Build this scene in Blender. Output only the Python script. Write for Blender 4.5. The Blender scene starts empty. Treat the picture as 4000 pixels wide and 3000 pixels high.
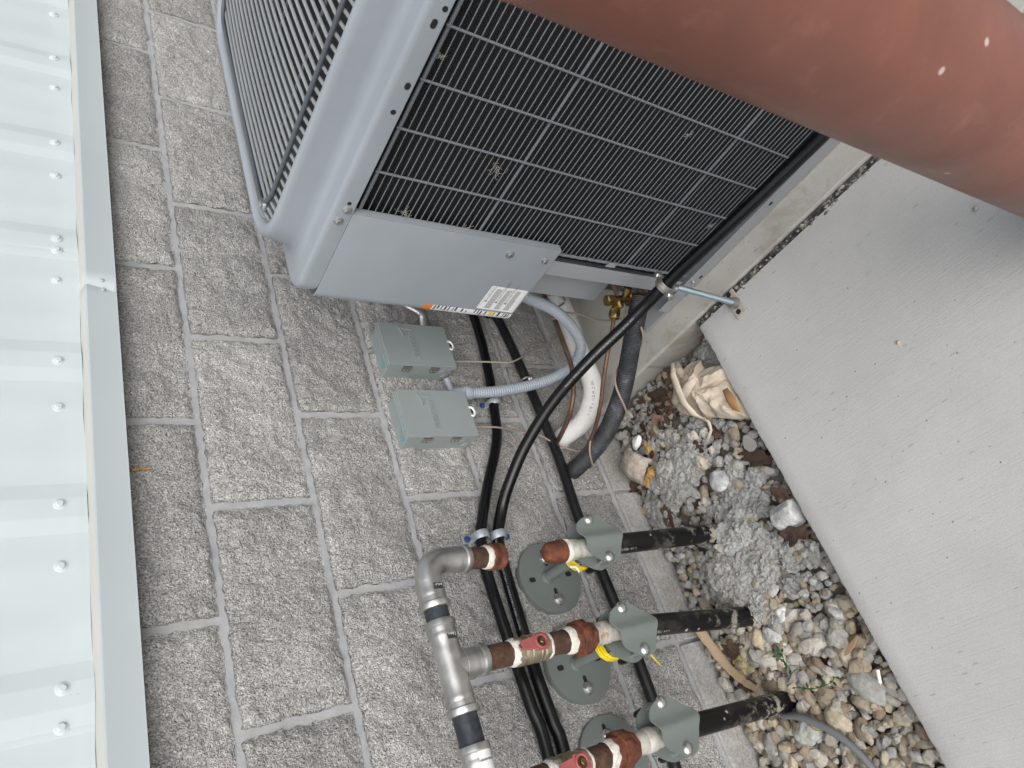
import bpy, math, random
from mathutils import Vector, Matrix, noise
R_ = math.radians
rnd = random.Random(7)
scene = bpy.context.scene
col = scene.collection

# ------------------------------------------------------------------ camera, sky, sun, exposure
CAM = Vector((-1.23325745, -1.28934116, 1.39264284))
FOC = 2799.49                      # focal length in photograph pixels (4000 px wide)
AX = (Vector((-0.31462368, -0.4947886, -0.81005937)),   # picture right
      Vector((-0.82219364, 0.56852272, -0.02792014)),   # picture down
      Vector((0.47435172, 0.65724132, -0.58568275)))    # forward
cam_d = bpy.data.cameras.new('camera')
cam_d.sensor_width = 36.0
cam_d.lens = FOC / 4000 * 36.0
cam_d.clip_start = 0.02
cam_d.clip_end = 500
cam_d.dof.use_dof = True
cam_d.dof.focus_distance = 1.55
cam_d.dof.aperture_fstop = 9.0
cam = bpy.data.objects.new('camera', cam_d)
col.objects.link(cam)
mw = Matrix.Identity(4)
for i, v in enumerate((AX[0], -AX[1], -AX[2])):
    for k in range(3):
        mw[k][i] = v[k]
mw.translation = CAM
cam.matrix_world = mw
scene.camera = cam

SUN_EL, SUN_AZ = 38.0, 214.0        # overcast: a wide, weak sun from in front of the wall
world = bpy.data.worlds.new('World')
scene.world = world
world.use_nodes = True
wn = world.node_tree
bg = wn.nodes['Background']
sky = wn.nodes.new('ShaderNodeTexSky')
sky.sky_type = 'NISHITA'
sky.sun_disc = False
sky.sun_elevation = R_(SUN_EL)
sky.sun_rotation = R_(SUN_AZ)
sky.air_density = 1.0
sky.dust_density = 4.0
sky.ozone_density = 1.0
hs = wn.nodes.new('ShaderNodeHueSaturation')
hs.inputs['Saturation'].default_value = 0.36      # cloud cover greys the blue
wn.links.new(sky.outputs[0], hs.inputs['Color'])
wn.links.new(hs.outputs[0], bg.inputs['Color'])
bg.inputs['Strength'].default_value = 0.115
sun_d = bpy.data.lights.new('sun', 'SUN')
sun_d.energy = 1.35
sun_d.angle = R_(70)
sun_d.color = (1.0, 0.98, 0.95)
sun = bpy.data.objects.new('sun', sun_d)
col.objects.link(sun)
az = R_(SUN_AZ)
sd = Vector((math.sin(az) * math.cos(R_(SUN_EL)), math.cos(az) * math.cos(R_(SUN_EL)), math.sin(R_(SUN_EL))))
sun.rotation_euler = sd.to_track_quat('Z', 'Y').to_euler()
sun.location = sd * 8
vs = scene.view_settings
vs.view_transform = 'Standard'
vs.look = 'None'
vs.exposure = 0.36
vs.gamma = 1.0
vs.use_curve_mapping = False


# ------------------------------------------------------------------ measuring and mesh helpers
def M(u, v, ax, val):
    """Measured point: photograph pixel (u, v) taken on the real plane ax = val (metres)."""
    d = AX[0] * ((u - 2000) / FOC) + AX[1] * ((v - 1500) / FOC) + AX[2]
    i = 'xyz'.index(ax)
    return CAM + d * ((val - CAM[i]) / d[i])


class MB:
    def __init__(s):
        s.v = []; s.f = []; s.m = []; s.mi = 0; s.c = None

    def add(s, vs_, fs):
        n = len(s.v)
        s.v += [tuple(p) for p in vs_]
        s.f += [tuple(i + n for i in f) for f in fs]
        s.m += [s.mi] * len(fs)
        return s

    def box(s, lo, hi):
        x0, y0, z0 = lo; x1, y1, z1 = hi
        return s.add([(x0, y0, z0), (x1, y0, z0), (x1, y1, z0), (x0, y1, z0), (x0, y0, z1), (x1, y0, z1), (x1, y1, z1), (x0, y1, z1)],
                     [(0, 3, 2, 1), (4, 5, 6, 7), (0, 1, 5, 4), (1, 2, 6, 5), (2, 3, 7, 6), (3, 0, 4, 7)])

    def tube(s, path, r, seg=12, caps=True, rf=None):
        path = [Vector(p) for p in path]
        n = len(path)
        rings = []
        up = None
        for i, p in enumerate(path):
            t = (path[min(i + 1, n - 1)] - path[max(i - 1, 0)]).normalized()
            if up is None:
                up = t.orthogonal().normalized()
            else:
                up = (up - t * up.dot(t)).normalized()
            b = t.cross(up)
            rr = rf(i / (n - 1)) if rf else r
            rings.append([p + (up * math.cos(2 * math.pi * k / seg) + b * math.sin(2 * math.pi * k / seg)) * rr for k in range(seg)])
        vs_ = [q for ring in rings for q in ring]
        fs = []
        for i in range(n - 1):
            for k in range(seg):
                a = i * seg + k; b_ = i * seg + (k + 1) % seg
                fs.append((a, b_, b_ + seg, a + seg))
        if caps:
            fs.append(tuple(range(seg - 1, -1, -1)))
            fs.append(tuple((n - 1) * seg + k for k in range(seg)))
        return s.add(vs_, fs)

    def lathe(s, prof, p0, axis, seg=24, ref=None, caps=True):
        """prof = [(distance along axis, radius)]"""
        a = Vector(axis).normalized()
        u = a.orthogonal().normalized() if ref is None else (Vector(ref) - a * Vector(ref).dot(a)).normalized()
        w = a.cross(u)
        p0 = Vector(p0)
        vs_ = []
        for (h, r) in prof:
            for k in range(seg):
                t = 2 * math.pi * k / seg
                vs_.append(p0 + a * h + (u * math.cos(t) + w * math.sin(t)) * r)
        fs = []
        for i in range(len(prof) - 1):
            for k in range(seg):
                q = i * seg + k; q2 = i * seg + (k + 1) % seg
                fs.append((q, q2, q2 + seg, q + seg))
        if caps:
            fs.append(tuple(range(seg - 1, -1, -1)))
            fs.append(tuple((len(prof) - 1) * seg + k for k in range(seg)))
        return s.add(vs_, fs)

    def prism(s, poly, d):
        """poly = 3-D outline, d = thickness vector"""
        n = len(poly)
        d = Vector(d)
        vs_ = [Vector(p) for p in poly] + [Vector(p) + d for p in poly]
        fs = [tuple(range(n)), tuple(range(2 * n - 1, n - 1, -1))]
        for i in range(n):
            j = (i + 1) % n
            fs.append((j, i, i + n, j + n))
        return s.add(vs_, fs)

    def build(s, name, mats, parent=None, smooth=True, ang=38, bevel=0, world_co=True, seg=2):
        me = bpy.data.meshes.new(name)
        me.from_pydata(s.v, [], s.f)
        if not isinstance(mats, (list, tuple)):
            mats = [mats]
        for m in mats:
            me.materials.append(m)
        if len(mats) > 1:
            me.polygons.foreach_set('material_index', s.m)
        if smooth:
            me.polygons.foreach_set('use_smooth', [True] * len(me.polygons))
            me.update()
            me.set_sharp_from_angle(angle=R_(ang))
        if s.c:
            at = me.color_attributes.new('tone', 'FLOAT_COLOR', 'POINT')
            at.data.foreach_set('color', [q for c in s.c for q in c])
        me.update()
        # consistent outward normals
        import bmesh
        bm = bmesh.new(); bm.from_mesh(me)
        bmesh.ops.recalc_face_normals(bm, faces=bm.faces)
        bm.to_mesh(me); bm.free()
        o = link(name, me, parent, world_co)
        if bevel:
            b = o.modifiers.new('bevel', 'BEVEL')
            b.width = bevel; b.segments = seg; b.limit_method = 'ANGLE'; b.angle_limit = R_(40)
        return o


def link(name, data, parent=None, world_co=True):
    o = bpy.data.objects.new(name, data)
    col.objects.link(o)
    if parent is not None:
        o.parent = parent
        if world_co and parent.parent is None and parent.type == 'EMPTY':
            o.location = -parent.location
    return o


def thing(name, label, cat, loc=(0, 0, 0), group=None):
    o = bpy.data.objects.new(name, None)
    o.empty_display_size = 0.05
    col.objects.link(o)
    o.location = loc
    return tag(o, label, cat, group)


def tag(o, label=None, cat=None, group=None, kind=None):
    if label: o['label'] = label
    if cat: o['category'] = cat
    if group: o['group'] = group
    if kind: o['kind'] = kind
    return o


def copy_tree(o, parent=None, loc=None):
    c = o.copy()
    col.objects.link(c)
    if parent is not None:
        c.parent = parent
    if loc is not None:
        c.location = loc
    for ch in list(o.children):
        copy_tree(ch, c)
    return c


def smooth_path(pts, n=12):
    pts = [Vector(p) for p in pts]
    P = [pts[0] * 2 - pts[1]] + pts + [pts[-1] * 2 - pts[-2]]
    out = []
    for i in range(1, len(P) - 2):
        a, b, c, d = P[i - 1], P[i], P[i + 1], P[i + 2]
        for k in range(n):
            t = k / n
            out.append(0.5 * ((2 * b) + (c - a) * t + (2 * a - 5 * b + 4 * c - d) * t * t + (3 * b - a - 3 * c + d) * t ** 3))
    out.append(pts[-1])
    return out


def resample(path, step):
    L = [0.0]
    for a, b in zip(path, path[1:]):
        L.append(L[-1] + (b - a).length)
    n = max(2, int(L[-1] / step))
    out = []
    j = 0
    for i in range(n + 1):
        s = L[-1] * i / n
        while j < len(L) - 2 and L[j + 1] < s:
            j += 1
        t = (s - L[j]) / max(1e-9, L[j + 1] - L[j])
        out.append(path[j].lerp(path[j + 1], t))
    return out


def text_geo(body, size, extrude=0.0):
    cu = bpy.data.curves.new('text', 'FONT')
    cu.body = body; cu.size = size; cu.extrude = extrude; cu.resolution_u = 2
    o = bpy.data.objects.new('text', cu)
    col.objects.link(o)
    bpy.context.view_layer.update()
    me = bpy.data.meshes.new_from_object(o.evaluated_get(bpy.context.evaluated_depsgraph_get()))
    vs_ = [v.co.copy() for v in me.vertices]
    fs = [tuple(p.vertices) for p in me.polygons]
    bpy.data.objects.remove(o); bpy.data.curves.remove(cu); bpy.data.meshes.remove(me)
    return vs_, fs


def text_on_tube(mb, body, size, path, r, s0, facing, flip=False, lift=1.015):
    vs_, fs = text_geo(body, size)
    L = [0.0]
    for a, b in zip(path, path[1:]):
        L.append(L[-1] + (b - a).length)
    facing = Vector(facing)
    h = size * 0.35
    out = []
    for v in vs_:
        x = v.x if not flip else -v.x
        y = (v.y - h) if not flip else -(v.y - h)
        s = min(max(s0 + x, 0), L[-1] - 1e-6)
        j = 0
        while L[j + 1] < s:
            j += 1
        t = (path[j + 1] - path[j]).normalized()
        p = path[j] + t * (s - L[j])
        n = (facing - t * facing.dot(t)).normalized()
        b = n.cross(t)
        a = y / r
        out.append(p + (n * math.cos(a) + b * math.sin(a)) * r * lift)
    mb.add(out, fs)


# ------------------------------------------------------------------ materials
def mat(name, color=(.5, .5, .5), rough=.6, metal=0.0, spec=None):
    m = bpy.data.materials.new(name)
    m.use_nodes = True
    b = m.node_tree.nodes['Principled BSDF']
    b.inputs['Base Color'].default_value = (*color, 1)
    b.inputs['Roughness'].default_value = rough
    b.inputs['Metallic'].default_value = metal
    if spec is not None:
        b.inputs['Specular IOR Level'].default_value = spec
    return m


class NT:
    def __init__(s, m, coord='Object'):
        s.t = m.node_tree; s.b = s.t.nodes['Principled BSDF']
        s.tc = s.t.nodes.new('ShaderNodeTexCoord')
        s.co = s.tc.outputs[coord]

    def n(s, kind, **kw):
        o = s.t.nodes.new(kind)
        for k, v in kw.items():
            setattr(o, k, v)
        return o

    def l(s, a, b):
        s.t.links.new(a, b)

    def mapping(s, scale=(1, 1, 1), rot=(0, 0, 0)):
        o = s.n('ShaderNodeMapping')
        o.inputs['Scale'].default_value = scale
        o.inputs['Rotation'].default_value = rot
        s.l(s.co, o.inputs['Vector'])
        return o.outputs[0]

    def noise(s, scale, detail=4, rough=.55, co=None, dist=0):
        o = s.n('ShaderNodeTexNoise')
        o.inputs['Scale'].default_value = scale
        o.inputs['Detail'].default_value = detail
        o.inputs['Roughness'].default_value = rough
        o.inputs['Distortion'].default_value = dist
        s.l(co or s.co, o.inputs['Vector'])
        return o.outputs[0]

    def vor(s, scale, feature='F1', out=0, co=None):
        o = s.n('ShaderNodeTexVoronoi', feature=feature)
        o.inputs['Scale'].default_value = scale
        s.l(co or s.co, o.inputs['Vector'])
        return o.outputs[out]

    def ramp(s, fac, stops):
        o = s.n('ShaderNodeValToRGB')
        e = o.color_ramp.elements
        while len(e) < len(stops):
            e.new(.5)
        for el, (p, c) in zip(e, stops):
            el.position = p
            el.color = (*c, 1) if len(c) == 3 else c
        s.l(fac, o.inputs[0])
        return o.outputs[0]

    def mix(s, fac, a, b, mode='MIX'):
        o = s.n('ShaderNodeMix', data_type='RGBA', blend_type=mode)
        for inp, val in ((o.inputs[0], fac), (o.inputs[6], a), (o.inputs[7], b)):
            if hasattr(val, 'links') or hasattr(val, 'is_output'):
                s.l(val, inp)
            else:
                inp.default_value = val if not isinstance(val, tuple) else ((*val, 1) if len(val) == 3 else val)
        return o.outputs[2]

    def bump(s, h, strength=.5, dist=.01, prev=None):
        o = s.n('ShaderNodeBump')
        o.inputs['Strength'].default_value = strength
        o.inputs['Distance'].default_value = dist
        s.l(h, o.inputs['Height'])
        if prev is not None:
            s.l(prev, o.inputs['Normal'])
        return o.outputs[0]

    def color(s, c):
        s.l(c, s.b.inputs['Base Color'])

    def normal(s, c):
        s.l(c, s.b.inputs['Normal'])

    def rough(s, c):
        s.l(c, s.b.inputs['Roughness'])


def g(v, t=0.0):
    return (v * (1 + t), v, v * (1 - t))


# split-face concrete block
m_block = mat('split_face_block', g(.34), .92, spec=.25)
n = NT(m_block)
oi = n.n('ShaderNodeObjectInfo')
off = n.n('ShaderNodeVectorMath', operation='ADD')
n.l(n.co, off.inputs[0])
sc_ = n.n('ShaderNodeVectorMath', operation='SCALE')
n.l(oi.outputs['Location'], sc_.inputs[0]); sc_.inputs['Scale'].default_value = 1.0
n.l(sc_.outputs[0], off.inputs[1])
n.co = off.outputs[0]
base = n.ramp(n.noise(240, 3, .75), [(.30, (.21, .208, .204)), (.44, (.395, .391, .383)), (.56, (.575, .568, .556)), (.72, (.82, .81, .79))])
big = n.ramp(n.noise(9, 3), [(.3, g(.80)), (.7, g(1.10))])
c = n.mix(.9, base, big, 'MULTIPLY')
grain = n.ramp(n.vor(170, out=1), [(.80, (0, 0, 0)), (.84, (1, 1, 1))])
gd = n.ramp(n.vor(150), [(.22, (1, 1, 1)), (.32, (0, 0, 0))])
gm = n.mix(1.0, grain, gd, 'MULTIPLY')
c = n.mix(gm, c, (.66, .64, .60))
wt = n.ramp(n.noise(4.5, 5, .7), [(.66, (0, 0, 0)), (.76, (.5, .5, .5))])
c = n.mix(wt, c, (.60, .595, .585))
tone = n.ramp(oi.outputs['Random'], [(0, g(.88)), (1, g(1.08))])
c = n.mix(1.0, c, tone, 'MULTIPLY')
n.color(c)
b1 = n.bump(n.noise(80, 3, .75), .85, .009)
b2 = n.bump(n.noise(320, 2, .7), 1.0, .004, b1)
n.normal(b2)

m_mortar = mat('mortar', g(.30), .88, spec=.2)
n = NT(m_mortar)
n.color(n.ramp(n.noise(40, 5), [(.3, (.315, .325, .338)), (.7, (.41, .418, .43))]))
n.normal(n.bump(n.noise(160, 4), .5, .002))

m_found = mat('smooth_block', g(.36), .9, spec=.2)
n = NT(m_found)
c = n.ramp(n.noise(180, 4, .7), [(.32, (.30, .303, .31)), (.55, (.47, .47, .475)), (.75, (.60, .60, .60))])
st = n.ramp(n.noise(7, 4), [(.35, (.72, .69, .64)), (.65, (1.05, 1.05, 1.05))])
n.color(n.mix(1.0, c, st, 'MULTIPLY'))
n.normal(n.bump(n.noise(220, 3), .6, .002))


def concrete(name, lo, hi, warm, brush_rot, brush=.5, stain=None):
    m = mat(name, g(hi), .85, spec=.25)
    n = NT(m)
    c = n.ramp(n.noise(5, 6, .65), [(.3, (lo * (1 + warm), lo * (1 + warm * .5), lo * (1 - warm))), (.7, (hi * (1 + warm * .5), hi * (1 + warm * .3), hi * (1 - warm * .6)))])
    fine = n.ramp(n.noise(300, 3), [(.3, g(.93)), (.7, g(1.05))])
    c = n.mix(1.0, c, fine, 'MULTIPLY')
    if stain:
        s1 = n.ramp(n.noise(stain, 5, .7, dist=.6), [(.52, (0, 0, 0)), (.68, (.75, .75, .75))])
        c = n.mix(s1, c, (lo * .72, lo * .66, lo * .55))
    st = n.mapping((330, 9.0, 1), (0, 0, brush_rot))
    br = n.noise(1.0, 5, .65, co=st)
    line = n.ramp(br, [(.30, g(.80)), (.42, g(.99)), (.8, g(1.03))])
    bm_ = n.ramp(n.noise(3.2, 4, .6), [(.40, g(.12)), (.66, g(1.0))])
    line = n.mix(bm_, (1, 1, 1), line)
    c = n.mix(brush, c, line, 'MULTIPLY')
    pit = n.ramp(n.vor(38), [(.035, (0, 0, 0)), (.085, (1, 1, 1))])
    pit = n.mix(1.0, pit, n.ramp(n.vor(17), [(.012, (0, 0, 0)), (.024, (1, 1, 1))]), 'MULTIPLY')
    pits2 = n.ramp(n.noise(23, 2), [(.46, (1, 1, 1)), (.52, (0, 0, 0))])
    pm = n.mix(1.0, pit, pits2, 'LIGHTEN')
    c = n.mix(.42, c, pm, 'MULTIPLY')
    dm = n.mapping((150, 36, 1), (0, 0, brush_rot))
    d1 = n.ramp(n.vor(1.0, co=dm), [(.16, (0, 0, 0)), (.30, (1, 1, 1))])
    d2 = n.ramp(n.vor(1.0, out=1, co=dm), [(.14, (0, 0, 0)), (.20, (1, 1, 1))])
    c = n.mix(.26, c, n.mix(1.0, d1, d2, 'LIGHTEN'), 'MULTIPLY')
    sm = n.mapping((60, 9, 1), (0, 0, brush_rot))
    scuff = n.ramp(n.noise(1.0, 6, .75, co=sm), [(.60, (1, 1, 1)), (.72, g(.70))])
    area = n.ramp(n.noise(4, 2), [(.48, (0, 0, 0)), (.62, (1, 1, 1))])
    c = n.mix(area, c, n.mix(1.0, c, scuff, 'MULTIPLY'))
    n.color(c)
    bb = n.bump(br, .35, .0016)
    bb = n.bump(pm, .5, .003, bb)
    n.normal(n.bump(n.noise(260, 3), .35, .0012, bb))
    return m


m_walk = concrete('sidewalk_concrete', .455, .515, .008, R_(-6), .8)
m_pad = concrete('pad_concrete', .385, .48, .06, R_(0), 1.0, stain=6)

m_ground = mat('bare_soil', (.13, .11, .09), .95)
n = NT(m_ground)
n.color(n.ramp(n.noise(14, 6, .7), [(.3, (.07, .06, .05)), (.6, (.17, .155, .135)), (.8, (.26, .24, .21))]))
n.normal(n.bump(n.noise(60, 6), .8, .02))

m_filler = mat('joint_filler', (.05, .05, .05), .9)
n = NT(m_filler)
n.color(n.ramp(n.noise(55, 5, .75), [(.40, (.035, .038, .042)), (.54, (.09, .09, .09)), (.60, (.36, .34, .30)), (.8, (.5, .48, .44))]))
n.normal(n.bump(n.noise(90, 5, .7), 1.0, .008))


def paint(name, color, rough=.45, var=.06, dirt=.0, spec=.4, bumpy=0.0):
    m = mat(name, color, rough, spec=spec)
    n = NT(m)
    lo = tuple(q * (1 - var) for q in color); hi = tuple(min(1, q * (1 + var)) for q in color)
    c = n.ramp(n.noise(6, 5), [(.3, lo), (.7, hi)])
    if dirt:
        d = n.ramp(n.noise(35, 6, .75), [(.62, (0, 0, 0)), (.78, (dirt, dirt, dirt))])
        c = n.mix(d, c, tuple(q * .62 for q in color))
    n.color(c)
    n.rough(n.ramp(n.noise(20, 4), [(.3, g(rough * .85)), (.7, g(min(1, rough * 1.2)))]))
    if bumpy:
        n.normal(n.bump(n.noise(300, 3), bumpy, .001))
    return m


m_siding = paint('siding_white', (.555, .63, .655), .34, .035, .16, .5)
m_flash = paint('flashing_white', (.40, .45, .47), .40, .02, .06)
m_flash_skylit = paint('flashing_shelf_skylit', (.47, .475, .45), .55, .03, .25)  # off-white, dirty shelf, painted lighter than the face for the sky light it catches
m_unit = paint('unit_grey_enamel', (.285, .315, .347), .40, .05, .22, .5, .10)
m_unit2 = paint('unit_grey_steel', (.30, .315, .335), .42, .05, .35, .5, .1)
m_wire = paint('coated_wire', (.165, .18, .20), .38, .06)
m_guard = paint('guard_wire', (.25, .265, .275), .22, .08, 0, .8)
m_rod = paint('guard_rod', (.08, .09, .105), .4)
m_screw = mat('zinc_screw', (.62, .63, .62), .32, 1.0)
m_zinc = mat('zinc_plate', (.60, .63, .65), .38, .9)
n = NT(m_zinc)
n.color(n.ramp(n.noise(90, 4), [(.35, (.45, .47, .49)), (.7, (.72, .74, .75))]))
m_rodblue = mat('blue_zinc_rod', (.50, .62, .70), .3, .85)
m_black = mat('black_recess', (.012, .012, .013), .9)  # near-black that puts the shade of holes and slots into the colour
m_coil = mat('coil_fins', (.018, .018, .02), .75)
n = NT(m_coil)
w = n.n('ShaderNodeTexWave', bands_direction='Z')
w.inputs['Scale'].default_value = 90
w.inputs['Distortion'].default_value = .3
n.l(n.co, w.inputs['Vector'])
n.normal(n.bump(w.outputs[1], .7, .002))
n.color(n.ramp(n.noise(45, 5, .8), [(.5, (.005, .005, .0055)), (.74, (.010, .010, .010)), (.84, (.035, .035, .035))]))
m_fan = mat('fan_aluminium', (.36, .37, .38), .45, .6)
m_label = mat('white_label', (.78, .79, .80), .5)
m_ink = mat('black_ink', (.03, .03, .035), .6)
m_ink2 = mat('grey_ink', (.20, .20, .215), .6)
m_orange = mat('orange_ink', (.72, .20, .03), .5)
m_yellow = mat('yellow_ink', (.75, .55, .02), .5)
m_teal = mat('teal_marker', (.02, .33, .40), .6)
m_box = paint('box_grey_green', (.255, .292, .295), .42, .03, .12, .5, .12)
m_clasp = mat('clasp_steel', (.36, .35, .33), .4, .8)
m_tab = mat('white_plastic', (.75, .76, .74), .45)
m_conduit = paint('conduit_blue_grey', (.30, .335, .385), .45, .04, .2)
m_flexsteel = mat('flex_steel', (.55, .56, .57), .35, .85)
m_cable = mat('black_cable', (.016, .017, .019), .38, spec=.38)
n = NT(m_cable)
n.color(n.ramp(n.noise(30, 6, .75), [(.55, (.004, .0042, .005)), (.74, (.008, .0085, .010)), (.88, (.05, .05, .05))]))
n.rough(n.ramp(n.noise(14, 4), [(.3, g(.17)), (.7, g(.30))]))
m_print = mat('cable_print', (.30, .31, .33), .6)
m_dusty = mat('dusty_black', (.03, .03, .03), .34, spec=.4)
n = NT(m_dusty)
n.color(n.ramp(n.noise(22, 6, .8), [(.45, (.007, .0075, .009)), (.64, (.018, .018, .02)), (.80, (.13, .13, .13))]))
n.normal(n.bump(n.noise(80, 3), .4, .002))
m_strap = mat('strap_galv', (.48, .52, .56), .45, .55)
m_bluescrew = mat('blue_screw', (.03, .07, .20), .45, .3)
m_white_ins = paint('white_insulation', (.80, .80, .785), .62, .04, .25)
m_ins_black = mat('ribbed_black_sleeve', (.03, .033, .038), .55)
n = NT(m_ins_black)
n.color(n.ramp(n.noise(26, 6, .85), [(.48, (.022, .024, .028)), (.60, (.05, .055, .065)), (.72, (.16, .18, .20)), (.82, (.30, .31, .32))]))
m_copper = mat('tarnished_copper', (.20, .11, .075), .45, .5)
n = NT(m_copper)
n.color(n.ramp(n.noise(30, 5), [(.35, (.11, .065, .05)), (.6, (.20, .115, .08)), (.75, (.34, .16, .09))]))
m_brass = mat('brass', (.52, .36, .11), .32, .9)
n = NT(m_brass)
n.color(n.ramp(n.noise(70, 5), [(.35, (.12, .085, .04)), (.6, (.30, .21, .075)), (.8, (.46, .34, .13))]))
m_tanwire = mat('tan_wire', (.30, .235, .195), .55)
m_tanwire2 = mat('pale_wire', (.36, .33, .28), .55)
m_ss = mat('stainless', (.52, .52, .50), .36, .9)
n = NT(m_ss)
n.color(n.ramp(n.noise(25, 6), [(.35, (.42, .42, .405)), (.65, (.58, .575, .555))]))
n.rough(n.ramp(n.noise(60, 4), [(.3, g(.30)), (.7, g(.46))]))
n.normal(n.bump(n.noise(180, 3), .15, .001))
m_blackpipe = mat('black_steel_pipe', (.03, .035, .042), .5, .2)
n = NT(m_blackpipe)
n.color(n.ramp(n.noise(28, 6, .8, dist=.5), [(.42, (.022, .028, .036)), (.60, (.05, .058, .068)), (.70, (.10, .075, .055)), (.80, (.20, .21, .22))]))
m_rust = mat('rusty_pipe', (.10, .05, .028), .85)
n = NT(m_rust)
n.color(n.ramp(n.noise(60, 7, .8), [(.30, (.022, .014, .011)), (.48, (.062, .032, .021)), (.64, (.125, .058, .030)), (.78, (.36, .25, .16))]))
n.normal(n.bump(n.noise(150, 5, .7), .7, .003))
m_rust2 = mat('bright_rust', (.22, .07, .03), .8)
n = NT(m_rust2)
n.color(n.ramp(n.noise(45, 7, .75), [(.30, (.035, .014, .010)), (.48, (.105, .032, .017)), (.64, (.19, .060, .024)), (.80, (.34, .13, .05))]))
n.normal(n.bump(n.noise(110, 5, .7), .7, .003))
m_dope = mat('thread_sealant', (.74, .72, .66), .6)
n = NT(m_dope)
n.color(n.ramp(n.noise(60, 6, .8), [(.30, (.40, .24, .13)), (.40, (.66, .62, .54)), (.5, (.76, .75, .70))]))
n.normal(n.bump(n.noise(70, 5, .8), 1.0, .006))
m_galvpipe = mat('galvanised_collar', (.56, .55, .50), .45, .4)
n = NT(m_galvpipe)
n.color(n.ramp(n.noise(40, 6, .75), [(.35, (.36, .25, .15)), (.46, (.56, .54, .48)), (.7, (.72, .71, .67))]))
m_valve = mat('plated_brass', (.36, .32, .22), .38, .7)
n = NT(m_valve)
n.color(n.ramp(n.noise(40, 5), [(.35, (.26, .22, .14)), (.7, (.46, .41, .31))]))
m_red = paint('faded_red_handle', (.31, .085, .080), .55, .22, .3)
m_bracket = paint('bracket_grey_paint', (.155, .178, .172), .42, .04, .25, .5, .25)
m_riser = mat('riser_black', (.014, .014, .016), .38, spec=.35)
n = NT(m_riser)
mud = n.ramp(n.noise(15, 6, .78), [(.53, (0, 0, 0)), (.57, (1, 1, 1))])
sp = n.ramp(n.vor(60), [(.16, (1, 1, 1)), (.26, (0, 0, 0))])
sp2 = n.ramp(n.vor(60, out=1), [(.72, (0, 0, 0)), (.76, (1, 1, 1))])
spk = n.mix(1.0, sp, sp2, 'MULTIPLY')
sepz = n.n('ShaderNodeSeparateXYZ')
n.l(n.tc.outputs['Object'], sepz.inputs[0])
low = n.ramp(sepz.outputs[2], [(0.0, (1, 1, 1)), (0.10, (.30, .30, .30)), (.2, (.05, .05, .05))])
c = n.mix(n.mix(1.0, mud, low, 'MULTIPLY'), (.0055, .0055, .0065), (.32, .30, .25))
c = n.mix(spk, c, (.40, .39, .34))
n.color(c)
m_ywire = mat('yellow_wire', (.80, .62, .01), .4)
m_bollard = mat('bollard_brown', (.20, .068, .045), .48)
n = NT(m_bollard)
c = n.ramp(n.noise(7, 6, .62, dist=.3), [(.28, (.150, .058, .042)), (.5, (.195, .072, .050)), (.75, (.24, .086, .056))])
c2 = n.ramp(n.noise(26, 6, .7), [(.56, (0, 0, 0)), (.74, (.55, .55, .55))])
c = n.mix(c2, c, (.29, .128, .088))
spb = n.ramp(n.vor(36), [(.10, (1, 1, 1)), (.16, (0, 0, 0))])
spb2 = n.ramp(n.vor(36, out=1), [(.76, (0, 0, 0)), (.80, (1, 1, 1))])
c = n.mix(n.mix(1.0, spb, spb2, 'MULTIPLY'), c, (.52, .42, .38))
n.color(c)
n.rough(n.ramp(n.noise(9, 4), [(.3, g(.36)), (.7, g(.52))]))
n.normal(n.bump(n.noise(40, 5), .12, .004))


def stone_mat(name, rough=.9, bump_scale=120, strength=.6, dist=.004):
    m = mat(name, (.4, .38, .34), rough, spec=.25)
    n = NT(m)
    a = n.n('ShaderNodeVertexColor')
    a.layer_name = 'tone'
    v = n.ramp(n.noise(90, 6, .75), [(.28, g(.62)), (.5, g(.98)), (.75, g(1.22))])
    n.color(n.mix(1.0, a.outputs[0], v, 'MULTIPLY'))
    n.normal(n.bump(n.noise(bump_scale, 5, .7), strength, dist))
    return m


m_stone = stone_mat('gravel_stone')
m_clay = stone_mat('grey_clay', .95, 170, 1.0, .006)
m_leaf = mat('dead_leaf', (.12, .055, .03), .8)
n = NT(m_leaf)
a = n.n('ShaderNodeObjectInfo')
c = n.ramp(a.outputs['Random'], [(0, (.050, .030, .022)), (.5, (.10, .058, .040)), (1, (.19, .12, .075))])
v = n.ramp(n.noise(60, 5), [(.3, g(.65)), (.7, g(1.2))])
n.color(n.mix(1.0, c, v, 'MULTIPLY'))
n.normal(n.bump(n.noise(70, 4), .6, .004))
m_yleaf = paint('yellow_leaf', (.36, .31, .10), .7, .2)
m_paper = mat('tan_paper', (.56, .47, .36), .75)
n = NT(m_paper)
c = n.ramp(n.noise(16, 5), [(.3, (.42, .355, .275)), (.55, (.55, .475, .385)), (.8, (.64, .57, .485))])
n.color(c)
n.normal(n.bump(n.noise(45, 5, .6, dist=.8), .5, .006))
m_stain = paint('brown_leaf_scrap', (.30, .165, .07), .8, .2)
m_card = paint('cardboard', (.40, .305, .205), .8, .15, .4)
m_foamy = mat('yellow_foam', (.52, .33, .10), .85)
n = NT(m_foamy)
n.color(n.ramp(n.noise(40, 5), [(.3, (.38, .22, .06)), (.7, (.62, .42, .17))]))
n.normal(n.bump(n.noise(90, 4), .8, .006))
m_shell = mat('dusty_foam_skin', (.42, .36, .31), .85)
n = NT(m_shell)
n.color(n.ramp(n.noise(70, 6, .8), [(.32, (.19, .16, .145)), (.52, (.38, .325, .28)), (.68, (.52, .47, .42)), (.78, (.74, .73, .71))]))
n.normal(n.bump(n.noise(120, 5), .6, .004))
m_white_chunk = mat('white_foam', (.62, .63, .64), .85)
n = NT(m_white_chunk)
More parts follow.
